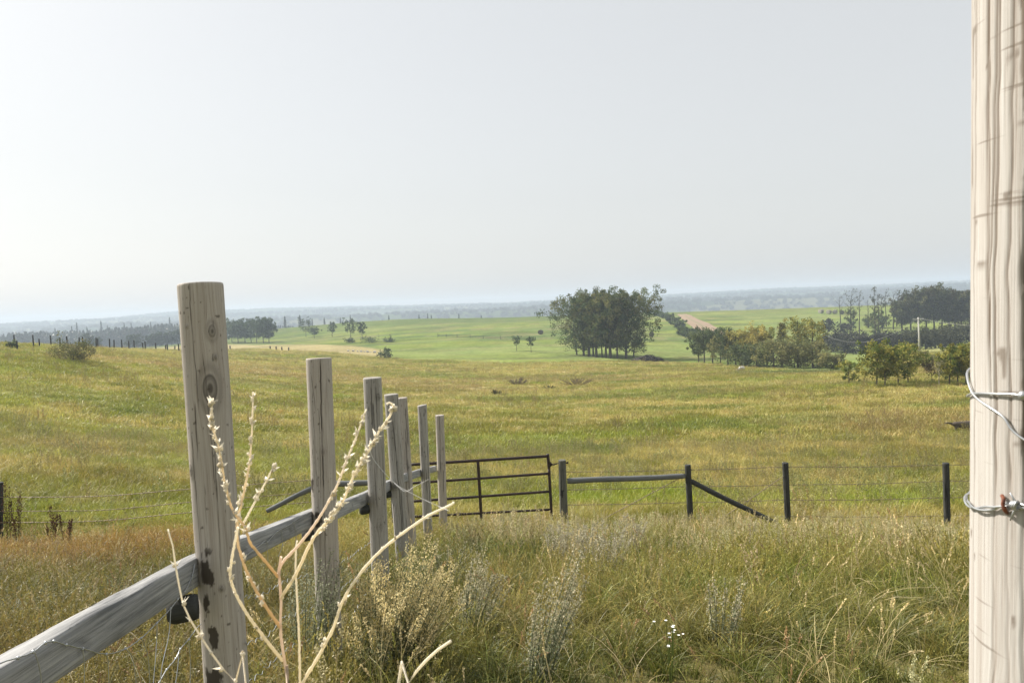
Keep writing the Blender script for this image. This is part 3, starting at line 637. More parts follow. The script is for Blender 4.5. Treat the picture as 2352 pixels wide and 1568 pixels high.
# rails behind the posts
RAILX = -1.226
RZ = lambda y: np.where(np.asarray(y) < 4.4, np.interp(y, [0, .55, 1.65, 2.62, 3.5, 4.4], [-.45, -.535, -.70, -.855, -1.02, -1.192]), -.36-.189*np.asarray(y))
def rail(y0, y1, z0, z1, seed, label, dx0=0., dx1=0., th=.05, hh=.102, x0=RAILX):
    n = 90; t = np.linspace(0, 1, n); Y = y0+(y1-y0)*t; Z = RZ(Y)+(z0-RZ(y0))*(1-t)+(z1-RZ(y1))*t; X = np.interp(Y, [0, .5, 2.6, 4.4, 6.2, 8, 10.8, 12.5], [-.90, -.95, -1.17, -1.265, -1.305, -1.415, -1.45, -1.40])
    sec = []
    for (sx, sz) in [(-1, 1), (-.86, 1.0), (.86, 1.0), (1, .93), (1, .4), (1, 0), (1, -.4), (1, -.93), (.86, -1), (-.86, -1), (-1, -.93), (-1, 0), (-1, .93)]: sec.append((sx*th/2, sz*hh/2))
    sec = np.array(sec); m = len(sec)
    V = np.zeros((n, m, 3)); G = np.zeros((n, m, 3))
    for k in range(m):
        wob = .0035*(vnoise(Y*5, 0*Y+k*3, seed)-.5)+.003*(vnoise(Y*22, 0*Y+k*5, seed+2)-.5)
        V[:, k, 0] = X+sec[k, 0]+wob; V[:, k, 1] = Y; V[:, k, 2] = Z+sec[k, 1]-hh/2+wob
        G[:, k] = np.stack([0*Y+sec[k, 0]*1.0+seed, 0*Y+sec[k, 1]*1.0+.010*np.sin(Y*2.4+seed)+.012*vnoise(Y*1.3, 0*Y, seed), Y], 1)
    i = np.arange(n-1)[:, None]*m; j = np.arange(m)[None, :]; k = (j+1) % m
    Q = np.stack([i+j, i+k, i+m+k, i+m+j], -1).reshape(-1, 4)
    V = V.reshape(-1, 3); G = G.reshape(-1, 3)
    c0 = V[:m].mean(0); c1 = V[-m:].mean(0); V = np.vstack([V, c0, c1]); G = np.vstack([G, G[0], G[-1]]); b = n*m; jj = np.arange(m); kk = (jj+1) % m
    T = np.vstack([np.stack([np.full(m, b), kk, jj], 1), np.stack([np.full(m, b+1), (n-1)*m+jj, (n-1)*m+kk], 1)])
    org = np.array([X[0], y0, z0-hh/2]); dk = np.zeros(len(V)); cr = np.abs((G[:, 1]-.01*np.sin(V[:, 1]*4)) - .008) < .0015; dk[cr] = .5
    me = mesh_np('fence_rail', V-org, [Q, T], M_RAIL, {'gc': G, 'Col': np.stack([1-dk, 1+0*dk, 1+0*dk], 1)})
    link('fence_rail', me, None, org, label, 'rail', 'plank rails of the tall wooden fence')
rail(.55, 4.75, RZ(.55), RZ(4.75), 11, 'long grey plank rail running from the bottom left corner past the nearest fence post')
rail(4.77, 8.5, RZ(4.77)-.02, RZ(8.5), 12, 'grey plank rail between the second and fourth fence posts', .004, .0, x0=RAILX)
rail(8.52, 12.5, RZ(8.52)+.02, RZ(12.5)+.02, 13, 'farthest grey plank rail, ending beside the metal gate', 0, .0)
for k, (yy, lab) in enumerate([(2.48, 'dark round support block under the rail at the nearest fence post'), (4.38, 'dark square support block under the rail at the second fence post'),
                               (6.18, 'dark support block under the rail at the third fence post'), (8.0, 'dark support block under the rail at the fourth fence post')]):
    mb = MB(); zt = RZ(yy)-.112; x1 = [-1.11, -1.23, -1.27, -1.38][k]; ln = [.06, .04, .04, .04][k]; rr = [.045, .033, .042, .038][k]
    p0 = np.array([x1-ln-.03, yy-.03, zt-rr]); p1 = np.array([x1+.0, yy-.0, zt-rr+.004])
    t = np.linspace(0, 1, 9)[:, None]; mb.tube(p0*(1-t)+p1*t, rr*np.array([.72, .93, 1, 1, 1, .98, 1, .96, .9]), 20)
    link('support_block', mb.mesh('support_block', M_DARKWOOD, origin=p0), None, p0, lab, 'wood block', 'support blocks under the fence rail')

# ---------------------------------------------------------------- woven wire hanging from the rail
def px_rail(cx, cy, dx=.0):   # crop coordinates -> point in the plane of the fence
    x = cx/2.42/1.3061; y = (cy/2.42+1400)/1.3061; d = ray(x, y); Y = 2.0
    for _ in range(25): Y = .5*Y+.5*(np.interp(Y, [.3, 2.6, 4.4, 6.2], [-.89, -1.135, -1.235, -1.275])+dx)/d[0]
    return d*Y
def spl(pts, n=60):
    pts = np.asarray(pts, float); s = np.concatenate([[0], np.cumsum(np.linalg.norm(np.diff(pts, axis=0), axis=1))])
    # catmull-rom
    out = []; m = len(pts)
    for tt in np.linspace(0, s[-1], n):
        i = min(max(np.searchsorted(s, tt)-1, 0), m-2); f = (tt-s[i])/(s[i+1]-s[i]+1e-12)
        p0 = pts[max(i-1, 0)]; p1 = pts[i]; p2 = pts[i+1]; p3 = pts[min(i+2, m-1)]
        out.append(.5*((2*p1)+(-p0+p2)*f+(2*p0-5*p1+4*p2-p3)*f*f+(-p0+3*p1-3*p2+p3)*f**3))
    return np.array(out)
wm = link('wire_mesh', None, None, px_rail(20, 1400), 'sagging galvanised woven wire draped over the near end of the plank rail', 'wire mesh')
strands = [
 [(-120, 1480), (60, 1400), (130, 1385), (240, 1340), (330, 1275), (390, 1265), (480, 1290), (600, 1318), (770, 1358), (910, 1318), (1025, 1240), (1140, 1130), (1240, 1025), (1290, 960), (1340, 905), (1395, 790), (1415, 700)],
 [(1080, 1650), (1150, 1568), (1210, 1470), (1275, 1390), (1310, 1320), (1370, 1250), (1420, 1180), (1460, 1140)],
 [(1790, 640), (1900, 560), (1940, 545), (2010, 470), (2090, 425), (2170, 370), (2250, 330)]]
stays = [[(250, 1340), (290, 1480), (305, 1650)], [(600, 1318), (612, 1450), (608, 1650)], [(770, 1358), (785, 1420), (792, 1650)], [(910, 1320), (965, 1400), (998, 1650)],
 [(1025, 1240), (1075, 1380), (1090, 1650)], [(1140, 1130), (1135, 1300), (1110, 1600)], [(1240, 1025), (1225, 1220), (1175, 1450), (1165, 1600)], [(1395, 790), (1400, 950), (1380, 1120)],
 [(1300, 1330), (1290, 1450), (1270, 1600)], [(1370, 1250), (1382, 1420), (1378, 1600)], [(1895, 560), (1935, 540), (1945, 690)], [(2040, 450), (2050, 560), (2020, 650)], [(2130, 390), (2150, 500), (2140, 600)]]
for k, st in enumerate(strands):
    mb = MB(); pp = [px_rail(a, b) for a, b in st]; c = spl(pp, 90); c = c+np.random.RandomState(k).randn(*c.shape)*.0004; mb.tube(c, .0016, 6)
    for q in pp[2:-1]: mb.blob(q, .0042, n=6)
    org = np.array(wm.location); link('strand', mb.mesh('strand', M_WIRE, origin=org), wm)
for st in stays:
    mb = MB(); pp = [px_rail(a, b, .003) for a, b in st]; mb.tube(spl(pp, 24), .0012, 5); link('stay', mb.mesh('stay', M_WIRE, origin=np.array(wm.location)), wm)
# lower mesh on the right of the posts
def px4(cx, cy, Y):
    return P((cx/1.965+480)/1.3061, (cy/1.965+1250)/1.3061, Y)
wm2 = link('wire_mesh', None, None, px4(700, 1300, 3.6), 'slack crinkled fence wire hanging low in the dry grass between the nearest three posts', 'wire mesh')
for k, st in enumerate([[(500, 1575, 2.55), (560, 1540, 2.8), (620, 1480, 3.0), (700, 1410, 3.3), (800, 1340, 3.7), (930, 1300, 4.2)], [(500, 1340, 2.6), (560, 1320, 2.8), (640, 1280, 3.1), (720, 1190, 3.4), (780, 1170, 3.7), (900, 1120, 4.2)],
   [(940, 1080, 4.3), (1010, 1060, 4.6), (1080, 1000, 5.0), (1170, 930, 5.5), (1240, 880, 6.0)], [(1070, 855, 4.8), (1130, 820, 5.2), (1180, 780, 5.6), (1245, 735, 6.0)], [(870, 1450, 4.2), (905, 1400, 4.2), (925, 1300, 4.25), (935, 1180, 4.3), (930, 1080, 4.3)],
   [(1120, 1210, 5.0), (1170, 1110, 5.3), (1215, 1040, 5.7), (1250, 1000, 6.0)], [(500, 1060, 2.6), (580, 1060, 2.9), (660, 1010, 3.2), (760, 960, 3.7), (880, 930, 4.2)]]):
    mb = MB(); c = spl([px4(*q) for q in st], 70); c[:, 2] += .008*np.sin(np.arange(70)*1.1+k); c[:, 0] += .004*np.sin(np.arange(70)*.9+k); mb.tube(c, .0015, 5)
    link('strand', mb.mesh('strand', M_WIRE, origin=np.array(wm2.location)), wm2)

# ---------------------------------------------------------------- cross fence, gate
def dp(cx, cy): return ((cx/3.357+1050)/1.3061, (cy/3.357+1150)/1.3061)
FY = 13.0
def bar(mb, a, b, Ya, Yb, r, n=8):
    A = P(a[0], a[1], Ya); B = P(b[0], b[1], Yb); t = np.linspace(0, 1, 12)[:, None]; c = A*(1-t)+B*t
    mb.tube(c, r, n); return A, B
GO = P(1262, 1190, FY-.02)
gate = link('metal_gate', None, None, GO, 'rusty dark brown tubular farm gate with four visible horizontal bars', 'gate')
def gpart(name, segs, r):
    mb = MB()
    for a, b in segs:
        A = P(a[0], a[1], 12.55+.45*(a[0]-930)/330); B = P(b[0], b[1], 12.55+.45*(b[0]-930)/330); t = np.linspace(0, 1, 14)[:, None]; mb.tube(A*(1-t)+B*t, r, 10)
    link(name, mb.mesh(name, M_RUST, origin=GO), gate)
gpart('gate_bar', [((932, 1067.5), dp(1994, 731))], .026)
gpart('gate_bar', [((933, 1110), dp(1998, 906))], .023)
gpart('gate_bar', [((934, 1152), dp(2003, 1087))], .023)
gpart('gate_bar', [((935, 1187), dp(2013, 1268))], .021)
gpart('gate_stile', [(dp(1992, 708), dp(2004, 860)), (dp(2004, 860), dp(2034, 1400))], .027)
gpart('gate_stile', [((931, 1062), (937, 1205))], .025)
gpart('gate_brace', [(dp(1288, 780), dp(1326, 1410))], .028)
mb = MB(); Y_ = FY
def P3(c, Y=FY): q = dp(*c); return P(q[0], q[1], Y)
mb.tube([P3((2008, 812)), P3((2050, 816)), P3((2090, 804))], [.02, .012, .012], 8); mb.tube([P3((2090, 803)), P3((2195, 797))], .012, 8); mb.tube([P3((2185, 797)), P3((2198, 797))], .02, 8)
a, b, c_ = P3((2002, 770)), P3((2045, 814)), P3((2008, 850)); o = np.array([0, .006, 0]); mb.add([a-o, b-o, c_-o, a+o, b+o, c_+o], [[0, 1, 4, 3], [1, 2, 5, 4], [2, 0, 3, 5]], [[0, 2, 1], [3, 4, 5]])
link('hinge', mb.mesh('hinge', M_RUST, origin=GO), gate)
mb = MB(); mb.tube([P3((2030, 1380)), P3((2060, 1384)), P3((2120, 1384))], .012, 8); mb.blob(P3((2045, 1388)), .03, n=8, rough=.4); link('hinge', mb.mesh('hinge', M_RUST, origin=GO), gate)

ORD = ['first', 'second', 'third', 'fourth', 'fifth', 'sixth', 'seventh', 'eighth', 'ninth', 'tenth', 'eleventh', 'twelfth', 'thirteenth']
GC = 'dark posts of the wire fence across the slope'
post_px('gate_post', 1291, 1056, 1296, 1204, FY, .155, M_GATEPOST, 21, 'thick grey-green post carrying the hinges of the metal gate', na=80, nh=120, rtop=.066, knots=[(0, .16, .012, .015, .8)], patches=[(-.3, .6, .05, .1)])
post_px('brace_post', 1579.5, 1067, 1586, 1193, FY+.05, .108, M_DARKWOOD, 22, 'slim dark brace post where the horizontal pole meets the slanting one', na=48, nh=90)
post_px('wire_fence_post', 1803.5, 1062, 1810, 1200, FY+.1, .108, M_DARKWOOD, 23, 'dark round wire fence post near the foot of the slanting brace', group=GC, na=48, nh=90)
post_px('wire_fence_post', 2172.5, 1062.5, 2176, 1206, FY+.2, .112, M_DARKWOOD, 24, 'dark round wire fence post farthest right, close to the pale foreground post', group=GC, na=48, nh=90)
post_px('wire_fence_post', -1, 1107, -1, 1222, 12.6, .108, M_DARKWOOD, 25, 'black wire fence post cut by the left edge of the picture', group=GC, na=48, nh=90)
post_px('brace_post', 741, 1085, 745, 1190, 12.6, .105, M_DARKWOOD, 26, 'brace post hidden behind the second tall fence post', na=32, nh=60)
post_px('brace_post', 903, 1070, 908, 1190, 12.65, .12, M_DARKWOOD, 27, 'latch post hidden behind the fourth tall fence post', na=32, nh=60)
def pole(name, a, b, Ya, Yb, r0, r1, label, mat=M_DARKWOOD, seed=0):
    A = P(a[0], a[1], Ya); B = P(b[0], b[1], Yb); mb = MB(); t = np.linspace(0, 1, 40)[:, None]; c = A*(1-t)+B*t
    c[:, 2] += .006*np.sin(t[:, 0]*7+seed); rr = (r0*(1-t)+r1*t)[:, 0]*(1+.03*np.sin(t[:, 0]*23+seed)); rr[0] *= .85; rr[-1] *= .85
    mb.tube(c, rr, 20); link(name, mb.mesh(name, mat, origin=A), None, A, label, 'fence pole')
M_RAILPOLE = mat_wood('weathered_brace_pole', (.19, .2, .2), (.08, .085, .085), (.02, .02, .02))
pole('brace_pole', (1303, 1104.3), (1574, 1093), FY, FY+.05, .052, .048, 'horizontal round brace pole right of the gate post', M_RAILPOLE)
pole('brace_pole', (1587, 1105), (1783, 1202), FY+.05, FY-.35, .046, .043, 'slanting brace pole running down to the right into the grass', M_DARKWOOD, 2)
pole('brace_pole', (746, 1110), (900, 1108.5), 12.6, 12.65, .052, .05, 'horizontal brace pole seen between the second and third tall posts', M_RAILPOLE, 3)
pole('brace_pole', (612, 1173), (738, 1110), 12.3, 12.6, .04, .046, 'slanting brace pole rising left of the second tall post', M_RAILPOLE, 4)
def barbed(pts, label, group, seed=0, r=.0045):
    pp = [P(*q) for q in pts]; mb = MB(); c = spl(pp, 160); k = np.arange(160)
    for s in (0, math.pi):
        c2 = c.copy(); c2[:, 2] += .005*np.sin(k*1.3+s+seed); c2[:, 1] += .005*np.cos(k*1.3+s); mb.tube(c2, r*.7, 4)
    rr = np.random.RandomState(seed)
    for i in range(4, 156, 6):
        for q in range(2):
            v = rr.randn(3)*.012; mb.tube([c[i]-v, c[i]+v], r*.6, 3)
    link('barbed_wire', mb.mesh('barbed_wire', M_BARB, origin=pp[0]), None, pp[0], label, 'barbed wire', group)
R_ = [('top', [1083.4, 1078.7, 1072, 1067.5, 1066]), ('second', [1124.5, 1117, 1113, 1105, 1104]), ('third', [1159, 1153.7, 1148, 1142.6, 1141]), ('lowest', [1195, 1190, 1185.5, 1184, 1184])]
for i, (nm, v) in enumerate(R_):
    barbed([(1300, v[0], FY), (1440, (v[0]+v[1])/2+1, FY), (1580, v[1], FY+.05), (1690, (v[1]+v[2])/2+1, FY), (1803, v[2], FY+.1), (1990, (v[2]+v[3])/2+2, FY+.1), (2172, v[3], FY+.2), (2420, v[4]-2, FY+.3)],
           '%s strand of rusty barbed wire on the fence right of the gate' % nm, 'barbed wires right of the gate', i)
for i, (nm, v) in enumerate([('top', [1141, 1141, 1137.7, 1122.5, 1100]), ('middle', [1174, 1173, 1170, 1152.6, 1128]), ('lower', [1199, 1199, 1194, 1176, 1150])]):
    barbed([(-60, v[0], 12.6), (110, v[1], 12.5), (253, v[2], 12.5), (438, v[3], 12.5), (742, v[4], 12.6)], '%s strand of barbed wire on the fence at the left' % nm, 'barbed wires left of the tall posts', 10+i, .006)
def twist(a, b, Ya, Yb, label):
    A = P(a[0], a[1], Ya); B = P(b[0], b[1], Yb); t = np.linspace(0, 1, 60)[:, None]; c = A*(1-t)+B*t; mb = MB()
    for s in (0, math.pi):
        c2 = c.copy(); c2[:, 2] += .008*np.sin(np.arange(60)*.9+s); c2[:, 1] += .008*np.cos(np.arange(60)*.9+s); mb.tube(c2, .004, 4)
    link('tension_wire', mb.mesh('tension_wire', M_BARB, origin=A), None, A, label, 'wire')
twist((1388, 1190), (1572, 1092), FY, FY+.03, 'twisted tension wire slanting up under the horizontal brace pole')
twist((1645, 1199), (1800, 1093), FY, FY+.08, 'twisted tension wire slanting up to the post beyond the slanting brace')

# ---------------------------------------------------------------- pale foreground post with wires
TH_E = math.atan((2230-1176)/FPX); Dp = .72; rp = .078; TH_C = TH_E+math.asin(rp/Dp)+math.radians(.12)
cx_, cy_ = Dp*math.sin(TH_C), Dp*math.cos(TH_C)
gz = float(ground(cx_, cy_))
cxz = lambda z: cx_-.006+.015*(z+.35)
bp_ = wood_post('fence_post', (cxz(gz-.3), cy_, gz-.3), (cxz(.78), cy_, .78), rp, M_BIG, 41, 'huge pale bleached post filling the right edge of the picture, wrapped with wire', 'post', None, 360, 760, face=-TH_C, wob=.25,
   knots=[(-.60, 1.100, .0065, .007, .9), (-.5, .10, .012, .03, .2)], cracks=[(-.50, -.47, 0, 2.2, .0016), (-1.0, -.95, .1, .7, .0010), (-.8, -.82, .5, 1.6, .0011), (-.66, -.64, .0, .9, .0010), (-1.2, -1.17, .4, 1.8, .0010)], patches=[(-.46, .55, .008, .16), (-.44, .85, .007, .12)])
def on_post(px, py, off=.0015):
    d = ray(px, py); cx_ = cxz(d[2]*.62); a = d[0]**2+d[1]**2; b = -2*(d[0]*cx_+d[1]*cy_); c = cx_**2+cy_**2-(rp+off)**2; D = b*b-4*a*c
    if D < 0: t = -b/(2*a)
    else: t = (-b-math.sqrt(D))/(2*a)
    return d*t
def ang(p): return math.atan2(p[0]-cxz(p[2]), -(p[1]-cy_))
def wrap(pts_ah, off=.0016, n=120):
    A = np.array(pts_ah); t = np.linspace(0, 1, n); s = np.linspace(0, 1, len(A)); sm = spl(np.c_[A, np.zeros(len(A))], n)
    a = sm[:, 0]; return np.stack([cxz(sm[:, 1])+(rp*1.006+off)*np.sin(a), cy_-(rp*1.006+off)*np.cos(a), sm[:, 1]], 1)
q1 = on_post(2300, 905); q2 = on_post(2350, 908); q3 = on_post(2240, 903); q4 = on_post(2240, 915); q5 = on_post(2352, 1008); q6 = on_post(2300, 952)
mb = MB(); pth = wrap([(ang(q2)+.9, q2[2]-.004), (ang(q2), q2[2]), (ang(q1), q1[2]), (ang(q3), q3[2]), (ang(q3)-.35, q3[2]-.006), (ang(q3)-.9, q3[2]-.010), (ang(q3)-1.6, q3[2]-.012)])
mb.tube(pth, .0009, 8)
wr = link('wire_wrap', None, None, pth[0], 'smooth galvanised wire looped twice round the pale foreground post', 'wire')
link('strand', mb.mesh('strand', M_WIRE, origin=pth[0]), wr)
mb = MB(); p2 = wrap([(ang(q5)+.9, q5[2]-.03), (ang(q5), q5[2]), (ang(q6), q6[2]), (ang(q3)-.02, q3[2]-.001), (ang(q3)-.35, q3[2]+.012), (ang(q3)-.9, q3[2]+.016), (ang(q3)-1.6, q3[2]+.01)], .0018); mb.tube(p2, .0009, 8)
link('strand', mb.mesh('strand', M_WIRE, origin=pth[0]), wr)
mb = MB(); k_ = on_post(2350, 908, .003); mb.blob(k_, .0035, n=8); link('wire_knot', mb.mesh('wire_knot', M_WIRE, origin=pth[0]), wr)
s1 = on_post(2345, 1161); s0 = on_post(2240, 1165)
mb = MB(); base_ = wrap([(ang(s1)+.9, s1[2]), (ang(s1), s1[2]), ((ang(s1)+ang(s0))/2, s1[2]*.5+s0[2]*.5-.001), (ang(s0), s0[2]), (ang(s0)-.4, s0[2]-.001), (ang(s0)-1.5, s0[2]-.001)], .0022, 200)
kk_ = np.arange(200)
bw = link('barbed_wire', None, None, base_[0], 'double twisted galvanised wire stapled across the pale foreground post', 'barbed wire')
for s in (0, math.pi):
    c2 = base_.copy(); c2[:, 2] += .0014*np.sin(kk_*.13+s); rad_ = .0010*np.cos(kk_*.13+s); a_ = np.arctan2(c2[:, 0]-cx_, -(c2[:, 1]-cy_)); c2[:, 0] += rad_*np.sin(a_); c2[:, 1] -= rad_*np.cos(a_)
    mb = MB(); mb.tube(c2, .0009, 8); link('strand', mb.mesh('strand', M_WIRE, origin=base_[0]), bw)
mb = MB(); bpnt = on_post(2334, 1160, .004)
ph = np.linspace(0, 14, 50); d1 = s1-s0; d1 /= np.linalg.norm(d1); nrm = np.array([bpnt[0]-cx_, bpnt[1]-cy_, 0]); nrm /= np.linalg.norm(nrm); zz = np.array([0, 0, 1.])
mb.tube([bpnt+d1*(k*.00035-.003)+.0031*(math.cos(k)*nrm+math.sin(k)*zz) for k in ph], .0010, 6)
mb.tube([bpnt+d1*.001, bpnt+zz*.010+d1*-.003+nrm*.003], [.001, .0005], 6); mb.tube([bpnt, bpnt-zz*.011-d1*.004+nrm*.002], [.001, .0005], 6)
link('barb', mb.mesh('barb', M_WIRE, origin=base_[0]), bw)
mb = MB(); sp_ = [on_post(2302, 1138, .001), on_post(2305, 1146, .005), on_post(2304, 1160, .006), on_post(2309, 1172, .005), on_post(2313, 1177, .0)]; mb.tube(spl(sp_, 24), .0014, 8)
link('staple', mb.mesh('staple', M_STAPLE, origin=sp_[0]), None, sp_[0], 'rusty bent staple holding the twisted wire to the pale post', 'staple')

# ---------------------------------------------------------------- dried weed stalks close to the camera
CREAM = np.array([.96, .86, .66]); PINK = np.array([.88, .74, .62]); ORNG = np.array([.85, .64, .36]); PALE = np.array([.99, .93, .80])  # stems run paler to the tips: overexposed sunlight put into their colour
def weed(name, label, stems, root, seed, group=None):
    rs = np.random.RandomState(seed); o = link(name, None, None, root, label, 'dried weed', group)
    pods = MB(); fl = MB()
    for si, (pts, r0, r1, Y0, Y1, c0, c1, dens) in enumerate(stems):
        n = len(pts); pp = [P(p[0], p[1], Y0+(Y1-Y0)*i/(n-1)) if len(p) == 2 else np.array(p) for i, p in enumerate(pts)]
        c = spl(pp, 80); c += np.cumsum(rs.randn(80, 3)*.00012, 0)*np.linspace(0, 1, 80)[:, None]*0+rs.randn(80, 3)*.00012
        rr = np.linspace(r0, r1, 80)*(1+.10*np.sin(np.arange(80)*1.9+si)); rr[::9] *= 1.15
        t = np.linspace(0, 1, 80)[:, None]; cc = np.array(c0)*(1-t)+np.array(c1)*t; cc = np.repeat(cc, 8, 0); rr *= .86
        mb = MB(); mb.tube(c, rr, 8, False, cc); link('stem' if si == 0 else 'branch', mb.mesh('branch', M_WEED, origin=root), o)
        if dens:
            f0 = dens[0]
            for q in range(dens[1]):
                tt = f0+(1-f0)*rs.rand(); i = int(tt*78); p = c[i]; tg = c[i+1]-c[i]; tg /= np.linalg.norm(tg)
                s = np.cross(tg, rs.randn(3)); s /= np.linalg.norm(s); L = .0008+.0012*rs.rand()
                pods.blob(p+s*(rr[i]+L*.6), (L*(.7+.5*rs.rand()), L*(.7+.5*rs.rand()), L*(.9+.6*rs.rand())), np.array(PALE if rs.rand() < .9 else CREAM*.8)*(.8+.2*rs.rand()), 6, q+si*99, .9)
                if rs.rand() < .8:
                    e = tg*.8+s; e *= (.004+.005*rs.rand())/np.linalg.norm(e); w_ = np.cross(e, rs.randn(3)); w_ *= .0011/np.linalg.norm(w_)
                    fl.add([p, p+e*.5+w_, p+e, p+e*.5-w_], [[0, 1, 2, 3]], None, PALE)
    if pods.n: link('seed_pods', pods.mesh('seed_pods', M_WEED, origin=root), o, kind='stuff')
    if fl.n: link('seed_husks', fl.mesh('seed_husks', M_WEED, origin=root), o, kind='stuff')
gw = lambda p: np.array([p[0], p[1], float(ground(p[0], p[1]))])
rootA = gw(P(668, 1700, .68)); low = P(664, 1640, .68)
rb = lambda q, Y: P(q[0], q[1], Y)
weed('dried_weed', 'tall branching near-white weed skeleton in front of the nearest posts, hung with seed pods', [
 ([tuple(rootA), tuple((rootA+low)/2), tuple(low), (661.7, 1568), (653.9, 1522), (644, 1440), (646, 1370), (640, 1323), (643, 1300), (646, 1277)], .0031, .0014, .68, .68, CREAM*.9, PINK, None),
 ([(640, 1318), (648, 1292), (690.8, 1245.5), (733.8, 1187), (772.7, 1117), (796, 1058), (819.5, 1000), (835, 957), (841, 940)], .0017, .0008, .68, .72, PINK, PALE, (.45, 26)),
 ([(648, 1372), (650, 1364), (679, 1319.5), (718, 1238), (757, 1191), (786, 1152), (815.6, 1086), (847, 1035), (870, 992), (893.5, 957), (905, 935), (897, 924), (888, 927)], .0018, .0010, .68, .66, CREAM, PALE, (.3, 90)),
 ([(644, 1440), (601, 1378), (570, 1319.5), (550.6, 1265), (544.8, 1230), (546.7, 1191), (562, 1121), (574, 1054.5), (579, 980), (581, 900)], .0019, .0008, .68, .70, ORNG, PALE, (.12, 52)),
 ([(640, 1325), (589.6, 1265), (574, 1245), (562, 1210), (535, 1171), (517.5, 1113), (504, 1035), (488, 980.5), (484, 950), (490, 914)], .0016, .0008, .68, .66, ORNG, PALE, (.25, 62)),
 ([(560, 1200), (585.7, 1152), (609, 1109), (632, 1063)], .0012, .0008, .675, .68, PALE, PALE, (.3, 12)),
 ([(648, 1515), (642, 1508), (601, 1456), (562, 1401), (535, 1347), (529, 1308), (538.8, 1249), (546.6, 1210)], .0018, .0013, .68, .665, CREAM, PALE, (.2, 8)),
 ([tuple(low+np.array([.004, 0, -.05])), (690, 1600), (689, 1568), (687, 1463.6), (679, 1307.7), (682, 1241.5)], .0017, .0009, .70, .71, CREAM, PALE, None),
 ([tuple(low+np.array([0, -.005, -.06])), (680, 1600), (694.8, 1568), (757, 1459.7), (788, 1378), (823, 1323), (854.6, 1284), (897, 1245), (971.5, 1191), (1026, 1163.6), (1042, 1154)], .0020, .0012, .68, .62, CREAM, PALE, (.35, 16)),
], rootA, 7)
rootB = gw(P(600, 1750, .6)); lb = P(570, 1620, .6)
weed('dried_weed', 'single thin orange weed stalk beaded with seeds, curving up left of the nearest post', [
 ([tuple(rootB), tuple((rootB+lb)/2), tuple(lb), (543, 1568), (504, 1526), (465, 1467.5), (434, 1417), (418, 1378), (404.5, 1308), (395, 1245), (385, 1214)], .0019, .0008, .6, .62, ORNG, PALE, (.42, 85))], rootB, 8)
rootC = gw(P(900, 1800, .62)); lc = P(915, 1640, .62)
weed('dried_weed', 'short bare cream weed stalk poking in at the bottom centre', [
 ([tuple(rootC), tuple((rootC+lc)/2), tuple(lc), (940, 1568), (971.5, 1522), (1006.6, 1491), (1036, 1471)], .0020, .0014, .62, .60, CREAM, PALE, None)], rootC, 9)
mb = MB(); cs_ = spl([P(850, 1035, .67), P(862, 1060, .67), P(905, 1108, .66), P(950, 1135, .65), P(985, 1152, .64), P(1030, 1172, .62)], 60); mb.tube(cs_, .0002, 4)
cs2 = spl([P(905, 1108, .66), P(930, 1128, .65), P(950, 1118, .65), P(985, 1100, .64)], 40); mb.tube(cs2, .0002, 3)
link('spider_silk', mb.mesh('spider_silk', M_SILK, origin=cs_[0]), None, cs_[0], 'loose strand of white spider silk strung between the weed branches', 'spider silk')

# ---------------------------------------------------------------- individual plants in the near grass
def bush_plumes(name, label, base, n, R, h, col, head, seed, leanv=(0, 0), cat='plant', leaf=.014, per=130, group=None):
    rs = np.random.RandomState(seed); st = MB(); lf = MB()
    for i in range(n):
        a = rs.rand()*6.28; r = R*math.sqrt(rs.rand()); H = h*(.65+.5*rs.rand())*(1-.35*(r/R)**2)
        ox, oy = r*math.cos(a), r*math.sin(a); bx, by = ox*.35, oy*.35; t = np.linspace(0, 1, 7)
        pts = np.stack([bx+(ox-bx)*t+leanv[0]*H*t**1.4, by+(oy-by)*t+leanv[1]*H*t**1.4, H*t], 1)
        st.tube(pts, np.linspace(.004, .0012, 7), 4, False, np.array(col)*.7)
        m = per; s = .15+.85*rs.rand(m)**.75; p = np.stack([np.interp(s, t, pts[:, k]) for k in range(3)], 1)
        rr = (.11*H*(1.25-s)*rs.rand(m)+.004); aa = rs.rand(m)*6.28; p += np.stack([np.cos(aa)*rr, np.sin(aa)*rr, rr*.7], 1)
        e = rs.randn(m, 3); e[:, 2] = np.abs(e[:, 2])+.5; e *= (leaf*(.6+.8*rs.rand(m))/np.linalg.norm(e, axis=1))[:, None]
        w_ = np.cross(e, rs.randn(m, 3)); w_ *= (leaf*.32/np.linalg.norm(w_, axis=1))[:, None]
        V = np.stack([p-e*.5, p+w_, p+e*.5, p-w_], 1).reshape(-1, 3); Q = np.arange(4*m).reshape(m, 4)
        hc = sst(.35, .75, s+.25*rs.randn(m))[:, None]; c = (np.array(col)*(1-hc)+np.array(head)*hc)*(.65+.7*rs.rand(m, 1)); lf.add(V, Q, None, np.repeat(c, 4, 0))
    o = link(name, None, None, base, label, cat, group)
    link('stems', st.mesh('stems', M_SAGE), o); link('foliage', lf.mesh('foliage', M_SAGE), o); return o
def gp(px, py): h = hit(px, py); return h
GREY = (.25, .28, .17); GOLD = (.74, .63, .34); SILV = (.48, .44, .30)
bush_plumes('wormwood_bush', 'big wormwood bush with golden flower tips beside the third fence post', gp(890, 1575)+np.array([0, .1, 0]), 120, .36, .72, GREY, GOLD, 51, (.22, 0), leaf=.013, per=170, cat='bush')
bush_plumes('wormwood_plant', 'grey-green wormwood growing up against the second fence post', gp(715, 1560), 22, .16, .85, GREY, (.33, .34, .24), 52, (.12, .0), leaf=.013)
bush_plumes('wormwood_plant', 'leaning silvery wormwood plant at the bottom, right of the golden bush', gp(1240, 1590), 26, .16, .72, GREY, SILV, 53, (.28, .0), per=110)
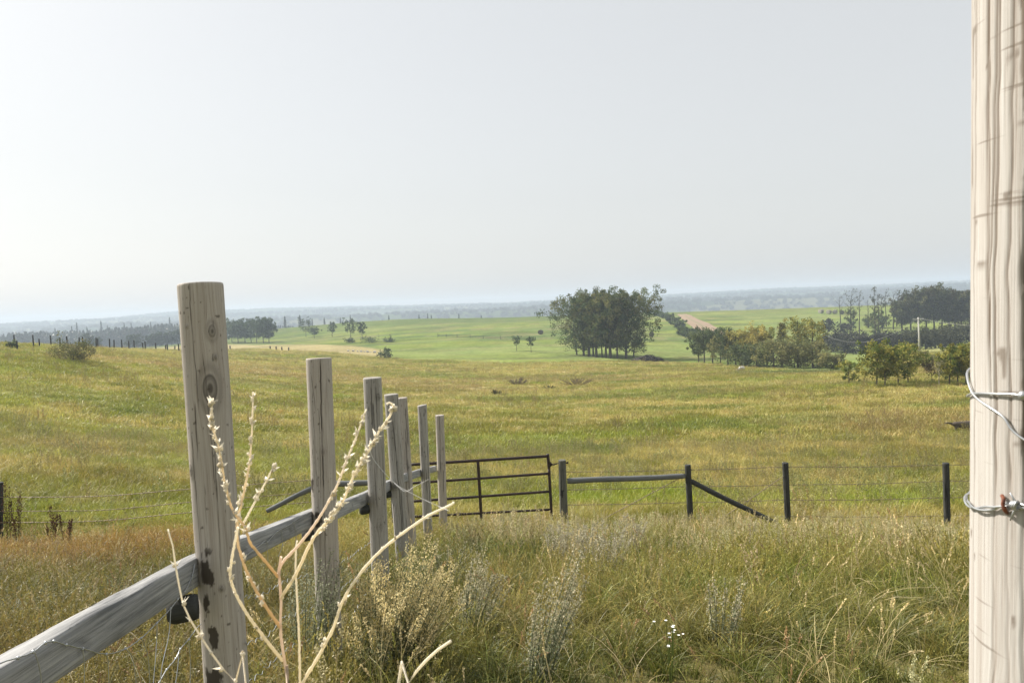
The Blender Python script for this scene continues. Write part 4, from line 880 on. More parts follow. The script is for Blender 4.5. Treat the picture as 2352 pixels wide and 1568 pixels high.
bush_plumes('wormwood_plant', 'silvery wormwood clump just right of the golden-tipped bush', gp(1085, 1480), 26, .20, .62, GREY, SILV, 54, (.22, .0))
bush_plumes('wormwood_plant', 'short silvery wormwood tuft below the gate', gp(1030, 1370), 20, .3, .55, GREY, SILV, 55, (.1, .0), per=70)
bush_plumes('wormwood_plant', 'grey wormwood tuft in the grass below the slanting brace', gp(1660, 1500), 14, .14, .55, GREY, SILV, 56, (.1, .0), per=70)
for k, (px, py) in enumerate([(1350, 1300), (1440, 1290), (1390, 1340), (1300, 1310)]):
    bush_plumes('wormwood_plant', ['pale wormwood clump below the horizontal brace pole, right of the gate post', 'pale wormwood clump below the horizontal brace pole, farthest right of four', 'pale wormwood clump lowest of the four under the horizontal brace pole', 'pale wormwood clump nearest under the gate post'][k],
                gp(px, py), 22, .28, .62, SILV, (.46, .43, .32), 60+k, (.06, 0), per=110, leaf=.018, group='pale wormwood clumps right of the gate')
DOCK = (.075, .035, .025)
for k, (px, py, h) in enumerate([(20, 1245, 1.0), (42, 1250, .95), (120, 1255, .8), (152, 1255, .75)]):
    bush_plumes('dock_plant', ['dark brown dock stalk beside the black post at the left edge', 'second dark brown dock stalk, right next to the left-edge one', 'shorter dark dock stalk over the reddish grass', 'shortest dark dock stalk, right of the reddish grass patch'][k], gp(px, py), 6, .10, h, (.10, .05, .03), DOCK, 70+k, (.03, 0), per=90, leaf=.024, group='dark dock stalks by the left wire fence')
for k, (px, py, nn, lab) in enumerate([(1190, 884, 34, 'dark mauve weed clump left of the other one in the middle of the pasture'), (1322, 884, 40, 'wide mauve weed clump right of the other one in the middle of the pasture'), (1140, 906, 16, 'small flat dark weed tuft below the mauve clumps'), (1262, 893, 14, 'small dark weed tuft between the mauve clumps')]):
    bush_plumes('weed_clump', lab, gp(px, py), nn, [1.3, 2.2, .8, .8][k], [.8, .85, .45, .4][k], (.13, .12, .06), (.26, .21, .14) if k < 2 else (.12, .12, .05), 90+k, cat='weeds', leaf=.10, per=60, group='weed clumps in the middle of the pasture')
# small white flowers
rs = np.random.RandomState(9)
for k, (px, py, lab) in enumerate([(1540, 1500, 'cluster of small white flowers low in the grass at the bottom'), (2180, 1200, None)][:1]):
    b = gp(px, py+80); st = MB(); pe = MB()
    for i in range(13):
        q = np.array([rs.randn()*.03, rs.randn()*.03, .2+.2*rs.rand()]); st.tube([q*[.2, .2, 0], q*[.7, .7, .6], q], .0014, 4, False, (.12, .16, .04))
        for s in range(7):
            a = s*.9; e = np.array([math.cos(a), math.sin(a), .25])*.009; w_ = np.array([-math.sin(a), math.cos(a), 0])*.0035; pe.add([q, q+e*.6+w_, q+e, q+e*.6-w_], [[0, 1, 2, 3]])
    o = link('white_flowers', None, None, b, lab, 'flowers'); link('stems', st.mesh('stems', M_SAGE), o); link('petals', pe.mesh('petals', M_PETAL), o, kind='stuff')

# ---------------------------------------------------------------- trees
def leafcloud(lf, cen, rad, n, size, col, rs, cv=.3, flat=1.0):
    k = len(cen); idx = rs.randint(0, k, n); d = rs.randn(n, 3); d /= np.linalg.norm(d, axis=1)[:, None]; rr = rs.rand(n)**(1/2.2)
    p = cen[idx]+d*(rr*rad[idx])[:, None]*np.array([1, 1, flat])
    e = rs.randn(n, 3); e *= (size*(.6+.8*rs.rand(n))/np.linalg.norm(e, axis=1))[:, None]
    w_ = np.cross(e, rs.randn(n, 3)); w_ *= (size*.42/np.linalg.norm(w_, axis=1))[:, None]
    V = np.stack([p-e*.5, p+w_, p+e*.5, p-w_], 1).reshape(-1, 3); Q = np.arange(4*n).reshape(n, 4)
    tone = (1-cv+2*cv*rs.rand(k))[idx]*(.8+.4*rs.rand(n))
    c = np.asarray(col)[None, :]*tone[:, None] if np.asarray(col).ndim == 1 else np.asarray(col)[rs.randint(0, len(col), k)][idx]*tone[:, None]
    lf.add(V, Q, None, np.repeat(c, 4, 0))
def tree(name, base, H, W, label, col, seed, group=None, cb=.2, nl=2200, size=.3, trunk=None, bark=(.12, .105, .085), lean=0., limbs=14, shape='round', cat='tree', clump=.16, trunks=1, bare=False):
    rs = np.random.RandomState(seed); tb = MB(); lf = MB(); r0 = trunk or H*.018+.03; cen = []; rad = []
    for ti in range(trunks):
        off = np.array([0, 0, 0.]) if trunks == 1 else np.array([rs.randn()*.06*W, rs.randn()*.06*W, 0]); ln = lean if trunks == 1 else lean+.16*rs.randn()
        t = np.linspace(0, 1, 10); top = H*(.93 if trunks == 1 else .7+.25*rs.rand())
        wx = .02*H*np.cumsum(rs.randn(10))*t*.3; wy = .02*H*np.cumsum(rs.randn(10))*t*.3
        pts = np.stack([off[0]+ln*top*t**1.3+wx, off[1]+wy, top*t-.25*(t == 0)], 1); tb.tube(pts, r0*(1-t*.86)*(1 if trunks == 1 else .7), 7, False, bark)
        nlm = max(3, limbs//trunks)
        for i in range(nlm):
            s = cb+(.97-cb)*((i+.5*rs.rand())/nlm); p0 = np.array([np.interp(s, t, pts[:, k]) for k in range(3)])
            f = (s-cb)/(1-cb)
            prof = {'round': math.sin(math.pi*min(1, .18+.80*f))**.7, 'cone': 1.05-f, 'oval': math.sin(math.pi*(.12+.82*f))**.6, 'up': .45+.55*math.sin(math.pi*(.1+.7*f)), 'vase': .35+.65*f}[shape]
            a = i*2.4+rs.rand()*.8; L = W*.5*prof*(.65+.5*rs.rand()); rise = {'round': .35, 'cone': -.1, 'oval': .6, 'up': 1.0, 'vase': 1.1}[shape]
            d = np.array([math.cos(a), math.sin(a), rise*(.7+.5*rs.rand())]); q = np.linspace(0, 1, 5)[:, None]
            L = min(L, (H-p0[2])/max(.2, d[2])*1.0) if d[2] > 0 else L
            lp = p0+d*L*q+np.array([0, 0, 1])*L*.18*q**2; tb.tube(lp, np.linspace(r0*.38*(1-.6*s), r0*.08, 5), 4, False, bark)
            for z in (.45, .75, 1.0):
                c0 = p0+d*L*z+np.array([0, 0, 1])*L*.18*z*z; cen.append(c0+rs.randn(3)*L*.12); rad.append(W*clump*(.7+.6*rs.rand()))
                if z > .5:
                    d2 = d*.5+rs.randn(3)*.6; e = c0+d2*L*.45; tb.tube([c0, (c0+e)/2+rs.randn(3)*.02*L, e], [r0*.12, r0*.09, r0*.04], 3, False, bark)
                    if bare:
                        for _ in range(2): tb.tube([e, e+(d2+rs.randn(3)*.7)*L*.3], [r0*.05, r0*.02], 3, False, bark)
                    cen.append(e); rad.append(W*clump*(.5+.5*rs.rand()))
    o = link(name, None, None, base, label, cat, group); link('trunk', tb.mesh('trunk', M_BARK), o)
    if nl:
        cen = np.array(cen); rad = np.array(rad)
        leafcloud(lf, cen, rad, nl, size, col, rs); link('crown', lf.mesh('crown', M_LEAF, False), o)
    return o
def tree_px(name, x, by, ty, wpx, label, col, seed, Y=None, **kw):
    if Y is None: b = hit(x, by)
    else: b = P(x, by, Y); b[2] = float(ground(b[0], b[1]))
    t = P(x, ty, b[1]); H = t[2]-b[2]; W = wpx/FPX*b[1]; kw.setdefault('size', max(.08, .0022*b[1]))
    return tree(name, b, H, W, label, col, seed, **kw)
POP = np.array([[.095, .125, .045], [.125, .145, .05], [.075, .11, .045], [.17, .17, .065]])
grove = [(1325, 815, 692, 95, -.10, 'poplar tree at the left end of the grove, leaning out to the left'), (1341, 817, 684, 70, -.05, None), (1353, 818, 678, 70, 0, None), (1363, 819, 672, 66, 0, None), (1370, 820, 690, 60, 0, None),
 (1383, 821, 667, 72, 0, None), (1392, 822, 676, 66, 0, None), (1402, 822.5, 668, 75, .0, None), (1418, 823, 682, 80, .02, None), (1438, 823, 664, 76, .05, 'tallest poplar of the grove, a little right of its middle'), (1455, 820, 680, 84, .22, 'poplar at the right end of the grove, its trunk slanting to the right')]
for k, (x, by, ty, wp, ln, lab) in enumerate(grove):
    tree_px('poplar_tree', x, by, ty, wp*1.05, lab or 'dark poplar inside the meadow grove, its trunk %s from the left' % ORD[k], POP, 100+k, group='poplars of the meadow grove', cb=.07 if k in (0, 1, 9, 10) else .16, lean=ln, nl=6600, limbs=28, shape='oval', clump=.125, trunk=.18+.16*((k*7) % 5)/4, size=.30)
AS = np.array([[.29, .285, .075], [.38, .34, .095], [.21, .235, .06]]); DK = np.array([[.08, .11, .048], [.11, .135, .055]]); OL = np.array([[.20, .20, .08], [.25, .235, .095], [.16, .18, .07]]); MAP = np.array([[.22, .23, .05], [.13, .17, .04], [.30, .28, .065]])
YEL = np.array([[.46, .39, .12], [.34, .31, .09]])
right = [('aspen_tree', 1605, 833, 770, 36, DK, 'oval', .25, 'leftmost dark young tree of the thicket right of the grove'), ('aspen_tree', 1618, 834, 758, 44, DK, 'oval', .3, 'tallest dark young tree of the thicket, second from its left end'),
 ('aspen_tree', 1637, 833, 762, 40, DK, 'oval', .35, 'dark young tree of the thicket with several bare thin trunks'), ('aspen_tree', 1655, 836, 772, 40, OL, 'round', .15, 'olive tree between the dark trees and the pale yellowish aspens'),
 ('aspen_tree', 1672, 838, 755, 40, DK, 'oval', .2, 'bluish pointed tree rising behind the olive one in the thicket'), ('aspen_tree', 1690, 838, 764, 40, YEL, 'oval', .1, 'pale yellowish aspen at the left of the thicket middle'),
 ('aspen_tree', 1714, 839, 758, 46, AS, 'oval', .1, 'yellow-green aspen left of the thicket middle'), ('aspen_tree', 1738, 840, 753, 46, YEL, 'oval', .1, 'straw-coloured aspen in the thicket middle'), ('aspen_tree', 1762, 840, 752, 46, AS, 'oval', .1, 'yellow-green aspen right of the thicket middle'),
 ('aspen_tree', 1797, 841, 733, 40, OL, 'cone', .1, 'narrow dark-green spire of the thicket, left of the tall yellow aspen'), ('aspen_tree', 1833, 841, 729, 46, AS, 'oval', .1, 'tallest yellow aspen of the thicket'), ('aspen_tree', 1866, 841, 736, 46, AS, 'oval', .1, 'right-hand yellow-green aspen of the thicket'),
 ('willow_shrub', 1700, 841, 796, 60, DK, 'round', .05, 'dark low shrub at the foot of the pale aspens'), ('willow_shrub', 1742, 843, 790, 60, DK, 'round', .05, 'darkest low shrub in the middle of the thicket'),
 ('willow_shrub', 1778, 844, 776, 72, OL, 'round', .03, 'broad olive shrub in front of the narrow green spire'), ('willow_shrub', 1832, 844, 779, 66, OL, 'round', .03, 'brownish olive shrub in front of the tallest yellow aspen'), ('willow_shrub', 1872, 845, 781, 66, OL, 'round', .03, 'brownish olive shrub at the right of the thicket'),
 ('willow_shrub', 1914, 848, 815, 42, OL, 'round', .03, 'small low shrub trailing off the right end of the thicket')]
for k, (nm, x, by, ty, wp, c, sh, cb, lab) in enumerate(right):
    tree_px(nm, x, by, ty, wp*1.15, lab, c, 200+k, cb=cb, shape=sh, nl=2600 if nm == 'aspen_tree' else 2300, limbs=20, clump=.16, group='trees of the thicket right of the grove', cat='tree' if nm == 'aspen_tree' else 'shrub', trunks=1 if nm == 'aspen_tree' else 3, size=.24)
maples = [(1950.5, 885, 828, 40, MAP, 'small forked sapling standing alone left of the maples'), (2014, 887, 784, 66, MAP, 'large bushy young maple at the left of the row'), (2033, 887, 798, 50, MAP, 'second bushy maple of the row, close to the first'),
 (2063, 883, 793, 54, MAP, 'third maple of the row, slightly behind'), (2086, 880, 786, 66, MAP, 'darkest dense maple, fourth in the row'), (2181, 884, 808, 50, MAP, 'slender maple left of the two by the pale post'), (2200, 881, 790, 50, MAP, 'maple second from the pale post'), (2219, 883, 786, 46, MAP, 'maple partly hidden by the pale foreground post')]
for k, (x, by, ty, wp, c, lab) in enumerate(maples):
    tree_px('maple_tree', x, by, ty, wp*1.12, lab, c, 260+k, cb=.2, shape='round', nl=2600 if k else 900, limbs=20 if k else 10, clump=.15, group='young maples in a row at the right', size=.15, trunk=.055)
tree_px('dead_sapling', 2141, 878, 838, 40, 'reddish half-dead sapling in the gap of the maple row', np.array([[.16, .12, .06]]), 280, cb=.3, nl=350, size=.11, trunk=.03, shape='vase')
tree_px('birch_sapling', 2157, 885, 826, 24, 'thin pale-barked sapling in the gap of the maple row', np.array([[.20, .19, .10]]), 281, cb=.4, nl=220, size=.10, trunk=.04, bark=(.5, .46, .38), shape='oval')
tree_px('willow_shrub', 2130, 852, 806, 38, 'grey-green shrub behind the gap of the maple row', OL, 282, cb=.05, nl=1100, trunks=3, cat='shrub', size=.22)
# half-bare tall trees
bare = [(1932, 760, 684, 30, 60, 'leafless forked tree standing left of the others'), (1954, 760, 669, 34, 500, 'tall thin tree with leaves only low on its trunk, second from the left'), (1974, 772, 669, 26, 150, 'tall thin nearly bare tree with a straight trunk'), (1994, 752, 685, 16, 30, 'slimmest bare tree of the stand'),
 (2010, 776, 664, 30, 700, 'tallest thin tree with a leafy tuft on top'), (2018.6, 765, 677, 20, 60, 'bare trunk directly right of the tallest thin tree'), (2026, 752, 680, 24, 350, 'thin tree with sparse leaves along its trunk'), (2036, 750, 666, 30, 150, 'forked bare-topped tree near the woods'), (2052, 757, 672, 34, 120, 'broad forked bare tree beside the woods'), (2060, 750, 692, 22, 300, 'short thin tree at the edge of the woods')]
for k, (x, by, ty, wp, nl, lab) in enumerate(bare):
    tree_px('bare_tree', x, by, ty, wp, lab, np.array([[.055, .06, .035], [.08, .08, .045]]), 300+k, cb=.55, shape='vase', nl=nl//2, limbs=9, bark=(.085, .075, .065), trunk=.22, group='tall half-bare trees at the right', clump=.12, size=.32, bare=True)
    if k in (1, 4, 6, 3): tree_px('poplar_tree', x+2, by+1, ty+42+k, 26, ['', 'leafy young poplar under the second tall bare tree', '', 'small leafy tree left of the tallest thin tree', 'leafy young tree hiding the tallest thin trunk', '', 'leafy young tree among the bare trunks near the woods'][k], POP, 320+k, cb=.1, nl=900, shape='oval', trunk=.12, size=.45)
woods = [(2072, 758, 690, 44), (2092, 757, 676, 52), (2110, 758, 666, 56), (2128, 757, 662, 56), (2146, 757, 660, 58), (2164, 756, 660, 54), (2180, 756, 668, 50), (2194, 756, 676, 44), (2209, 756, 668, 46), (2228, 755, 666, 50), (2250, 755, 668, 56), (2275, 755, 664, 56)]
for k, (x, by, ty, wp) in enumerate(woods):
    tree_px('woodland_tree', x, by+1, ty+4+3*math.sin(k*2.3), wp*1.0, ['leftmost tree of the dark wood at the right, lower than the rest', 'second tree from the left edge of the dark wood'][k] if k < 2 else 'dense dark tree, %s from the left edge of the wood on the right skyline' % ORD[k], np.array([[.085, .10, .042], [.12, .12, .055], [.07, .085, .042], [.10, .095, .06]]), 340+k, cb=.2, shape='oval', nl=2900, limbs=26, size=.52, trunk=.28, bark=(.07, .06, .055), group='trees of the dark wood on the right')
GREYD = np.array([[.06, .062, .05], [.075, .075, .058], [.05, .055, .045]])
shr = [(1910, 808, 770, 46), (1940, 811, 768, 56), (1972, 813, 768, 56), (2000, 811, 772, 52), (2030, 808, 770, 56), (2062, 806, 769, 56), (2093, 804, 766, 56), (2125, 802, 764, 56), (2155, 799, 759, 58), (2186, 795, 754, 56), (2214, 790, 745, 56), (2245, 787, 742, 60)]
for k, (x, by, ty, wp) in enumerate(shr):
    tree_px('willow_shrub', x, by, ty, wp*1.15, {0: 'grey willow shrub at the left end of the long thicket', 11: 'willow shrub at the right end of the thicket, behind the pale post'}.get(k, 'rounded willow shrub, %s from the left in the long dark thicket' % ORD[k]), GREYD if k < 6 else np.array([[.085, .09, .045], [.06, .066, .04]]), 360+k, cb=.03, shape='round', nl=1900, limbs=18, trunks=3, size=.42, group='willow shrubs of the long thicket', cat='shrub', bark=(.06, .055, .05))
tree_px('willow_shrub', 1902, 768, 732, 26, 'small grey tree standing just above the left end of the willow thicket', GREYD, 380, cb=.15, nl=700, size=.5)
tree_px('willow_shrub', 1940, 768, 745, 30, 'low shrub round the foot of the leftmost leafless tree', GREYD, 381, cb=.05, nl=600, size=.5, cat='shrub')
# hedge by the dirt track
hed = [(1520, 726, 712, 22), (1533, 731, 713, 24), (1546, 738, 717, 24), (1558, 746, 723, 26), (1570, 755, 732, 28), (1581, 772, 741, 34), (1594, 776, 747, 34), (1608, 774, 752, 26)]
for k, (x, by, ty, wp) in enumerate(hed):
    tree_px('hedge_shrub', x-9, by, ty+5, wp*.75, {0: 'farthest shrub of the hedge beside the dirt track, at the skyline', 5: 'big dark shrub at the near end of the hedge by the track', 6: 'largest rounded shrub ending the hedge by the track'}.get(k, 'green shrub, %s from the skyline in the hedge along the dirt track' % ORD[k]), np.array([[.12, .16, .06], [.09, .125, .05]]), 390+k, cb=.03, nl=900, trunks=2, group='shrubs of the hedge along the dirt track', cat='shrub')
LG = np.array([[.06, .09, .045], [.075, .105, .05]])
lefts = [(519, 787, 744, 34, 'leftmost tree of the row in the tan field, beside the nearest fence post'), (533, 787.5, 740, 30, None), (547, 788, 738, 36, None), (563, 787, 742, 30, None), (577, 787, 739, 32, None), (590, 788, 737, 34, None), (605, 787.5, 736, 36, None), (618, 787, 738, 34, 'rightmost tree of the row at the edge of the tan field')]
for k, (x, by, ty, wp, lab) in enumerate(lefts):
    tree_px('field_tree', x, by, ty, wp, lab or 'green tree, %s from the left in the row beyond the tan field' % ORD[k], LG, 410+k, cb=.22, nl=1500, shape='oval', group='row of trees beyond the tan field', trunk=.2, size=.6)
sm = [(703, 774, 737, 30, 'bushy tree at the left foot of the green hill'), (722, 776, 755, 20, 'small round tree right next to the bushy one at the foot of the hill'), (763, 773, 742, 15, 'slim pointed tree on the lower green hill'), (806, 779, 733, 27, 'largest single tree on the green hill'), (832, 777, 740, 18, 'narrow tree right of the largest one on the green hill'), (1187, 806, 772, 18, 'left of the two thin saplings in the meadow before the grove'), (1220, 809, 773, 16, 'right of the two thin saplings in the meadow before the grove')]
for k, (x, by, ty, wp, lab) in enumerate(sm):
    tree_px('field_tree', x, by, ty, wp, lab, LG, 430+k, cb=.3 if k < 5 else .42, nl=650 if k < 5 else 300, shape='oval', trunk=.14 if k < 5 else .07, size=.45 if k < 5 else .3)
for k, (x, by, ty, wp, lab) in enumerate([(803, 787, 780, 20, 'low dark shrub under the largest tree on the hill'), (850, 787, 780, 34, 'low wide dark shrub on the lower green hill'), (893, 786, 780, 22, 'low dark shrub at the right end of the shrubby bank on the hill'),
      (887, 823, 803, 26, 'small dark bush at the far edge of the pasture, by the pale stones'), (28, 799, 786, 20, 'dark round shrub on the left crest among the fence posts'), (164, 829, 799, 82, 'sprawling rose bush on the left hillside')]):
    tree_px('field_shrub', x, by, ty, wp*1.1, lab, DK*1.1 if k != 5 else np.array([[.15, .155, .06], [.11, .125, .05], [.19, .17, .08]]), 450+k, cb=.02, nl=500 if k < 4 else (400 if k == 4 else 3000), trunks=4, cat='shrub', limbs=16, size=None or (.35 if k < 4 else .22 if k == 4 else .13), shape='round')
# mist-side trees on the left
ml = [(199, 787, 763, 20, 'round-crowned tree behind the left crest'), (211, 787, 769, 18, 'lower round tree joined to the right of the round-crowned one'), (226, 788, 772, 12, 'small dark tree right of the round-crowned pair'), (128, 789, 773, 24, 'sparse bare-looking small tree behind the crest'),
      (299, 788, 768, 16, None), (317, 788, 767, 22, None), (343, 788, 770, 18, None), (356, 788, 766, 16, None), (366, 788, 763, 20, None), (381, 788, 764, 18, None), (394, 788, 760, 22, None), (407, 788, 759, 22, None)]
for k, (x, by, ty, wp, lab) in enumerate(ml):
    tree_px('field_tree', x, by, ty, wp*1.15, lab or 'dark rounded tree, %s from the left in the row beside the nearest post' % ORD[k-4], LG*.8, 470+k, Y=420, cb=.12, nl=600 if k != 3 else 160, shape='round', group=None if lab else 'dark tree row left of the nearest post', size=.8, trunk=.2)
# spruces
def spruce(name, base, H, W, label, seed, col=(.035, .055, .035), group=None, n=700, size=.6):
    rs = np.random.RandomState(seed); tb = MB(); tb.tube([[0, 0, -.3], [0, 0, H*.5], [0, 0, H*.98]], [W*.05, W*.035, .02], 5, False, (.08, .07, .06)); lf = MB()
    f = rs.rand(n)**.75; zz = H*(.06+.94*f); a = rs.rand(n)*6.28; lay = .72+.28*np.sin(zz/H*38+seed)
    r = W*.5*(1-f)**.85*lay*np.sqrt(rs.rand(n))+.03; p = np.stack([r*np.cos(a), r*np.sin(a), zz-r*.25], 1)
    e = np.stack([np.cos(a), np.sin(a), -.45+0*a], 1)*(size*(.5+.7*rs.rand(n)))[:, None]; w_ = np.cross(e, rs.randn(n, 3)); w_ *= (size*.3/np.linalg.norm(w_, axis=1))[:, None]
    V = np.stack([p-e*.5, p+w_, p+e*.5, p-w_], 1).reshape(-1, 3); c = np.array(col)*(.7+.6*rs.rand(n, 1)); lf.add(V, np.arange(4*n).reshape(n, 4), None, np.repeat(c, 4, 0))
    o = link(name, None, None, base, label, 'tree', group); link('trunk', tb.mesh('trunk', M_BARK), o); link('crown', lf.mesh('crown', M_LEAF, False), o)
spr = [(654.7, 726, 11, 'left of the two tall spruces rising behind the left end of the green hill'), (689, 723, 13, 'tallest spruce behind the left shoulder of the green hill'), (717, 731, 7, None), (745, 729, 8, None), (782, 729, 5, None), (805, 723, 7, None), (893.5, 724, 6, None), (963, 722.5, 6, None), (983, 720, 4, None), (991, 723, 5, None), (1054.5, 721, 5, None), (1106, 723.5, 5, None)]
for k, (x, ty, wp, lab) in enumerate(spr):
    Y = 520 if k < 2 else 560+10*(k % 3); b = P(x, 740, Y); b[2] = float(ground(b[0], b[1])); t = P(x, ty, Y)
    spruce('spruce_tree', b, t[2]-b[2], wp/FPX*Y*1.5, lab or 'small spruce tip, %s from the left behind the crest of the green hill' % ORD[k], 500+k, group=None if lab else 'spruce tips behind the green hill')
spl_ = [(167, 749, 9, 'shorter spruce left of the tall pair on the misty left skyline'), (179, 740, 10, 'left one of the two tallest spruces in the misty forest'), (235, 736.5, 13, 'right one of the two tallest spruces in the misty forest'), (202, 750, 8, 'small spruce between the two tallest ones in the mist'), (249, 747, 7, 'small spruce right of the tallest misty spruces'), (288, 741, 8, 'spruce tip over the middle of the misty forest'), (304, 742, 7, 'second spruce tip over the middle of the misty forest'), (349, 739, 9, 'spruce tip right of the middle of the misty forest'), (393, 728, 13, 'tallest spruce of the misty forest, near the nearest fence post'), (128.5, 753, 7, 'lone spruce tip at the left of the misty forest')]
for k, (x, ty, wp, lab) in enumerate(spl_):
    Y = 700; b = P(x, 790, Y); b[2] = float(ground(b[0], b[1])); t = P(x, ty, Y); spruce('spruce_tree', b, t[2]-b[2], wp/FPX*Y*1.6, lab, 530+k, size=.9)
# misty forest mass (far wood that reads as one)
wood_shapes = bpy.data.collections.new('far_tree_shapes')
for k in range(4):
    rs = np.random.RandomState(600+k); lf = MB(); n = 260
    if k < 2:
        f = rs.rand(n)**.8; a = rs.rand(n)*6.28; r = .2*(1-f)*np.sqrt(rs.rand(n))+.01; p = np.stack([r*np.cos(a), r*np.sin(a), .05+.95*f], 1)
    else:
        d = rs.randn(n, 3); d /= np.linalg.norm(d, axis=1)[:, None]; d *= (rs.rand(n)**.4)[:, None]; p = d*np.array([.30, .30, .42])+np.array([0, 0, .5]); p += .05*rs.randn(n, 3)
    e = rs.randn(n, 3); e *= (.09/np.linalg.norm(e, axis=1))[:, None]; w_ = np.cross(e, rs.randn(n, 3)); w_ *= (.045/np.linalg.norm(w_, axis=1))[:, None]
    V = np.stack([p-e*.6, p+w_, p+e*.6, p-w_], 1).reshape(-1, 3); lf.add(V, np.arange(4*n).reshape(n, 4), None, np.repeat(.7+.6*rs.rand(n, 3)*[1, 1, 1], 4, 0)); lf.tube([[0, 0, 0], [0, 0, .6]], [.02, .01], 4, False, (.9, .7, .6))
    wood_shapes.objects.link(bpy.data.objects.new('%02d_far_tree' % k, lf.mesh('far_tree', M_GRASS, False)))
fx, fy, fh = [], [], []
r = np.random.RandomState(61)
TOPX = [-400, 0, 33, 109, 200, 237, 264, 346, 383, 430, 520, 640, 760]; TOPY = [772, 767.5, 761, 758.5, 756, 754, 750, 745, 741, 742, 741, 744, 752]
for _ in range(1300):
    px = -420+r.rand()*1120; Y = 640+r.rand()**1.5*240; ty = np.interp(px, TOPX, TOPY)+r.rand()**.7*9; b = P(px, 780, Y); gz_ = float(ground(b[0], b[1])); h = P(px, ty, Y)[2]-gz_
    if h > 3: fx.append(b[0]); fy.append(Y); fh.append(min(h, 30))
n = len(fx); fx = np.array(fx); fy = np.array(fy); fh = np.array(fh)
gn_scatter('misty_forest', np.stack([fx, fy, ground(fx, fy)-.5], 1), np.stack([0*fx, 0*fx, r.rand(n)*6.28], 1), np.stack([fh*(.7+.5*r.rand(n))]*2+[fh], 1), r.randint(0, 4, n), np.tile([.045, .06, .035], (n, 1))*(.7+.6*r.rand(n, 1)), wood_shapes, kind='stuff', label='hazy blue forest in the valley behind the left fence line', cat='forest')
# woods on the far ridges
n = 24000; fy = 1430+1500*r.rand(n)**.9; fx = (r.rand(n)*2-1)*.95*fy; k_ = fbm(fx/170, fy/90, 201, 4) < .70; fx = fx[k_]; fy = fy[k_]; n = len(fx); fh = (7+4*r.rand(n))*(1-.45*sst(1900, 2600, fy))
gn_scatter('distant_woods', np.stack([fx, fy, hillz(fx, fy)-1.5], 1), np.stack([0*fx, 0*fx, r.rand(n)*6.28], 1), np.stack([fh*1.6, fh*1.6, fh], 1), r.randint(2, 4, n), np.tile([.03, .045, .028], (n, 1)), wood_shapes, kind='stuff', label='faint blue woods on the ridges along the horizon', cat='forest')

# ---------------------------------------------------------------- far fence posts on the left crest
A6 = [(185, 435, 590), (425, 435, 585), (645, 443, 575), (846, 455, 560), (1040, 462, 565), (1212, 472, 587), (1382, 488, 587), (1536, 497, 580), (1693, 503, 588), (1832, 518, 605), (2088, 562, 622), (2204, 573, 628), (2420, 590, 640)]
B6 = [(218, 510, 620), (499, 487, 585), (759, 468, 560), (1006, 467, 595), (1233, 485, 600), (1438, 498, 605), (1624, 513, 605), (1800, 535, 605), (1965, 537, 625), (2112, 555, 635), (2253, 550, 650), (2380, 575, 655)]
C1 = [(240, 575, 603), (266, 578, 603), (620, 590, 607), (672, 587, 612), (722, 590, 615), (782, 605, 620)]
M_FARPOST = mat_simple('creosoted_post', (.035, .035, .03), .9)
def far_posts(lst, f, label, group):
    for k, q in enumerate(lst):
        x, ty, by = f(q); b = hit(x, by)
        d = ray(x, by); yy = np.linspace(40, 235 if x < 450 else 260, 400); g = ground(d[0]/d[1]*yy, yy)/yy; yc = yy[np.argmax(g)]
        if b is None or b[1] > yc: b = np.array([d[0]/d[1]*yc, yc, 0]); b[2] = float(ground(b[0], b[1]))
        t = P(x, ty, b[1]); H = max(.9, min(1.9, t[2]-b[2])); mb = MB(); rr = max(.06, .0009*b[1]); ln = .03*math.sin(k*5.3)
        mb.tube([[0, 0, -.3], [ln*H*.5, 0, H*.5], [ln*H, 0, H-.03], [ln*H, 0, H]], [rr, rr, rr*.97, rr*.7], 8); link('field_fence_post', mb.mesh('field_fence_post', M_FARPOST), None, b, label % ORD[k], 'post', group)
f6 = lambda q: (q[0]*.1823, 689.1+q[1]*.1823, 689.1+q[2]*.1823+1); f1 = lambda q: (459.4+q[0]*.2604, 643.1+q[1]*.2604, 643.1+q[2]*.2604+1)
far_posts(A6, f6, 'thin dark post, %s from the left in the farther fence along the left crest', 'posts of the farther fence on the left crest')
far_posts(B6, f6, 'dark post, %s from the left in the nearer fence below the left crest', 'posts of the nearer fence on the left crest')
far_posts(C1, f1, 'tiny dark post, %s from the left at the edge of the tan field', 'tiny posts at the tan field')
# old rail fence on the green hill
b = hit(1006, 774); mb = MB(); rf = link('rail_fence', None, None, b, 'low dark weathered rail fence crossing the green hill', 'fence')
pts = [hit(x, y) for x, y in ((1006, 774), (1025, 774), (1050, 775), (1080, 776), (1110, 778), (1150, 779.5), (1190, 781), (1230, 782))]
for k, q in enumerate(pts):
    m2 = MB(); m2.tube([q-[0, 0, .2], q+[0, 0, 1.1 if k else 1.4]], .09, 6); link('post', m2.mesh('post', M_FARPOST, origin=b), rf)
for z in (.4, .85):
    m2 = MB(); m2.tube([q+[0, 0, z] for q in pts], .06, 5); link('rail', m2.mesh('rail', M_FARPOST, origin=b), rf)

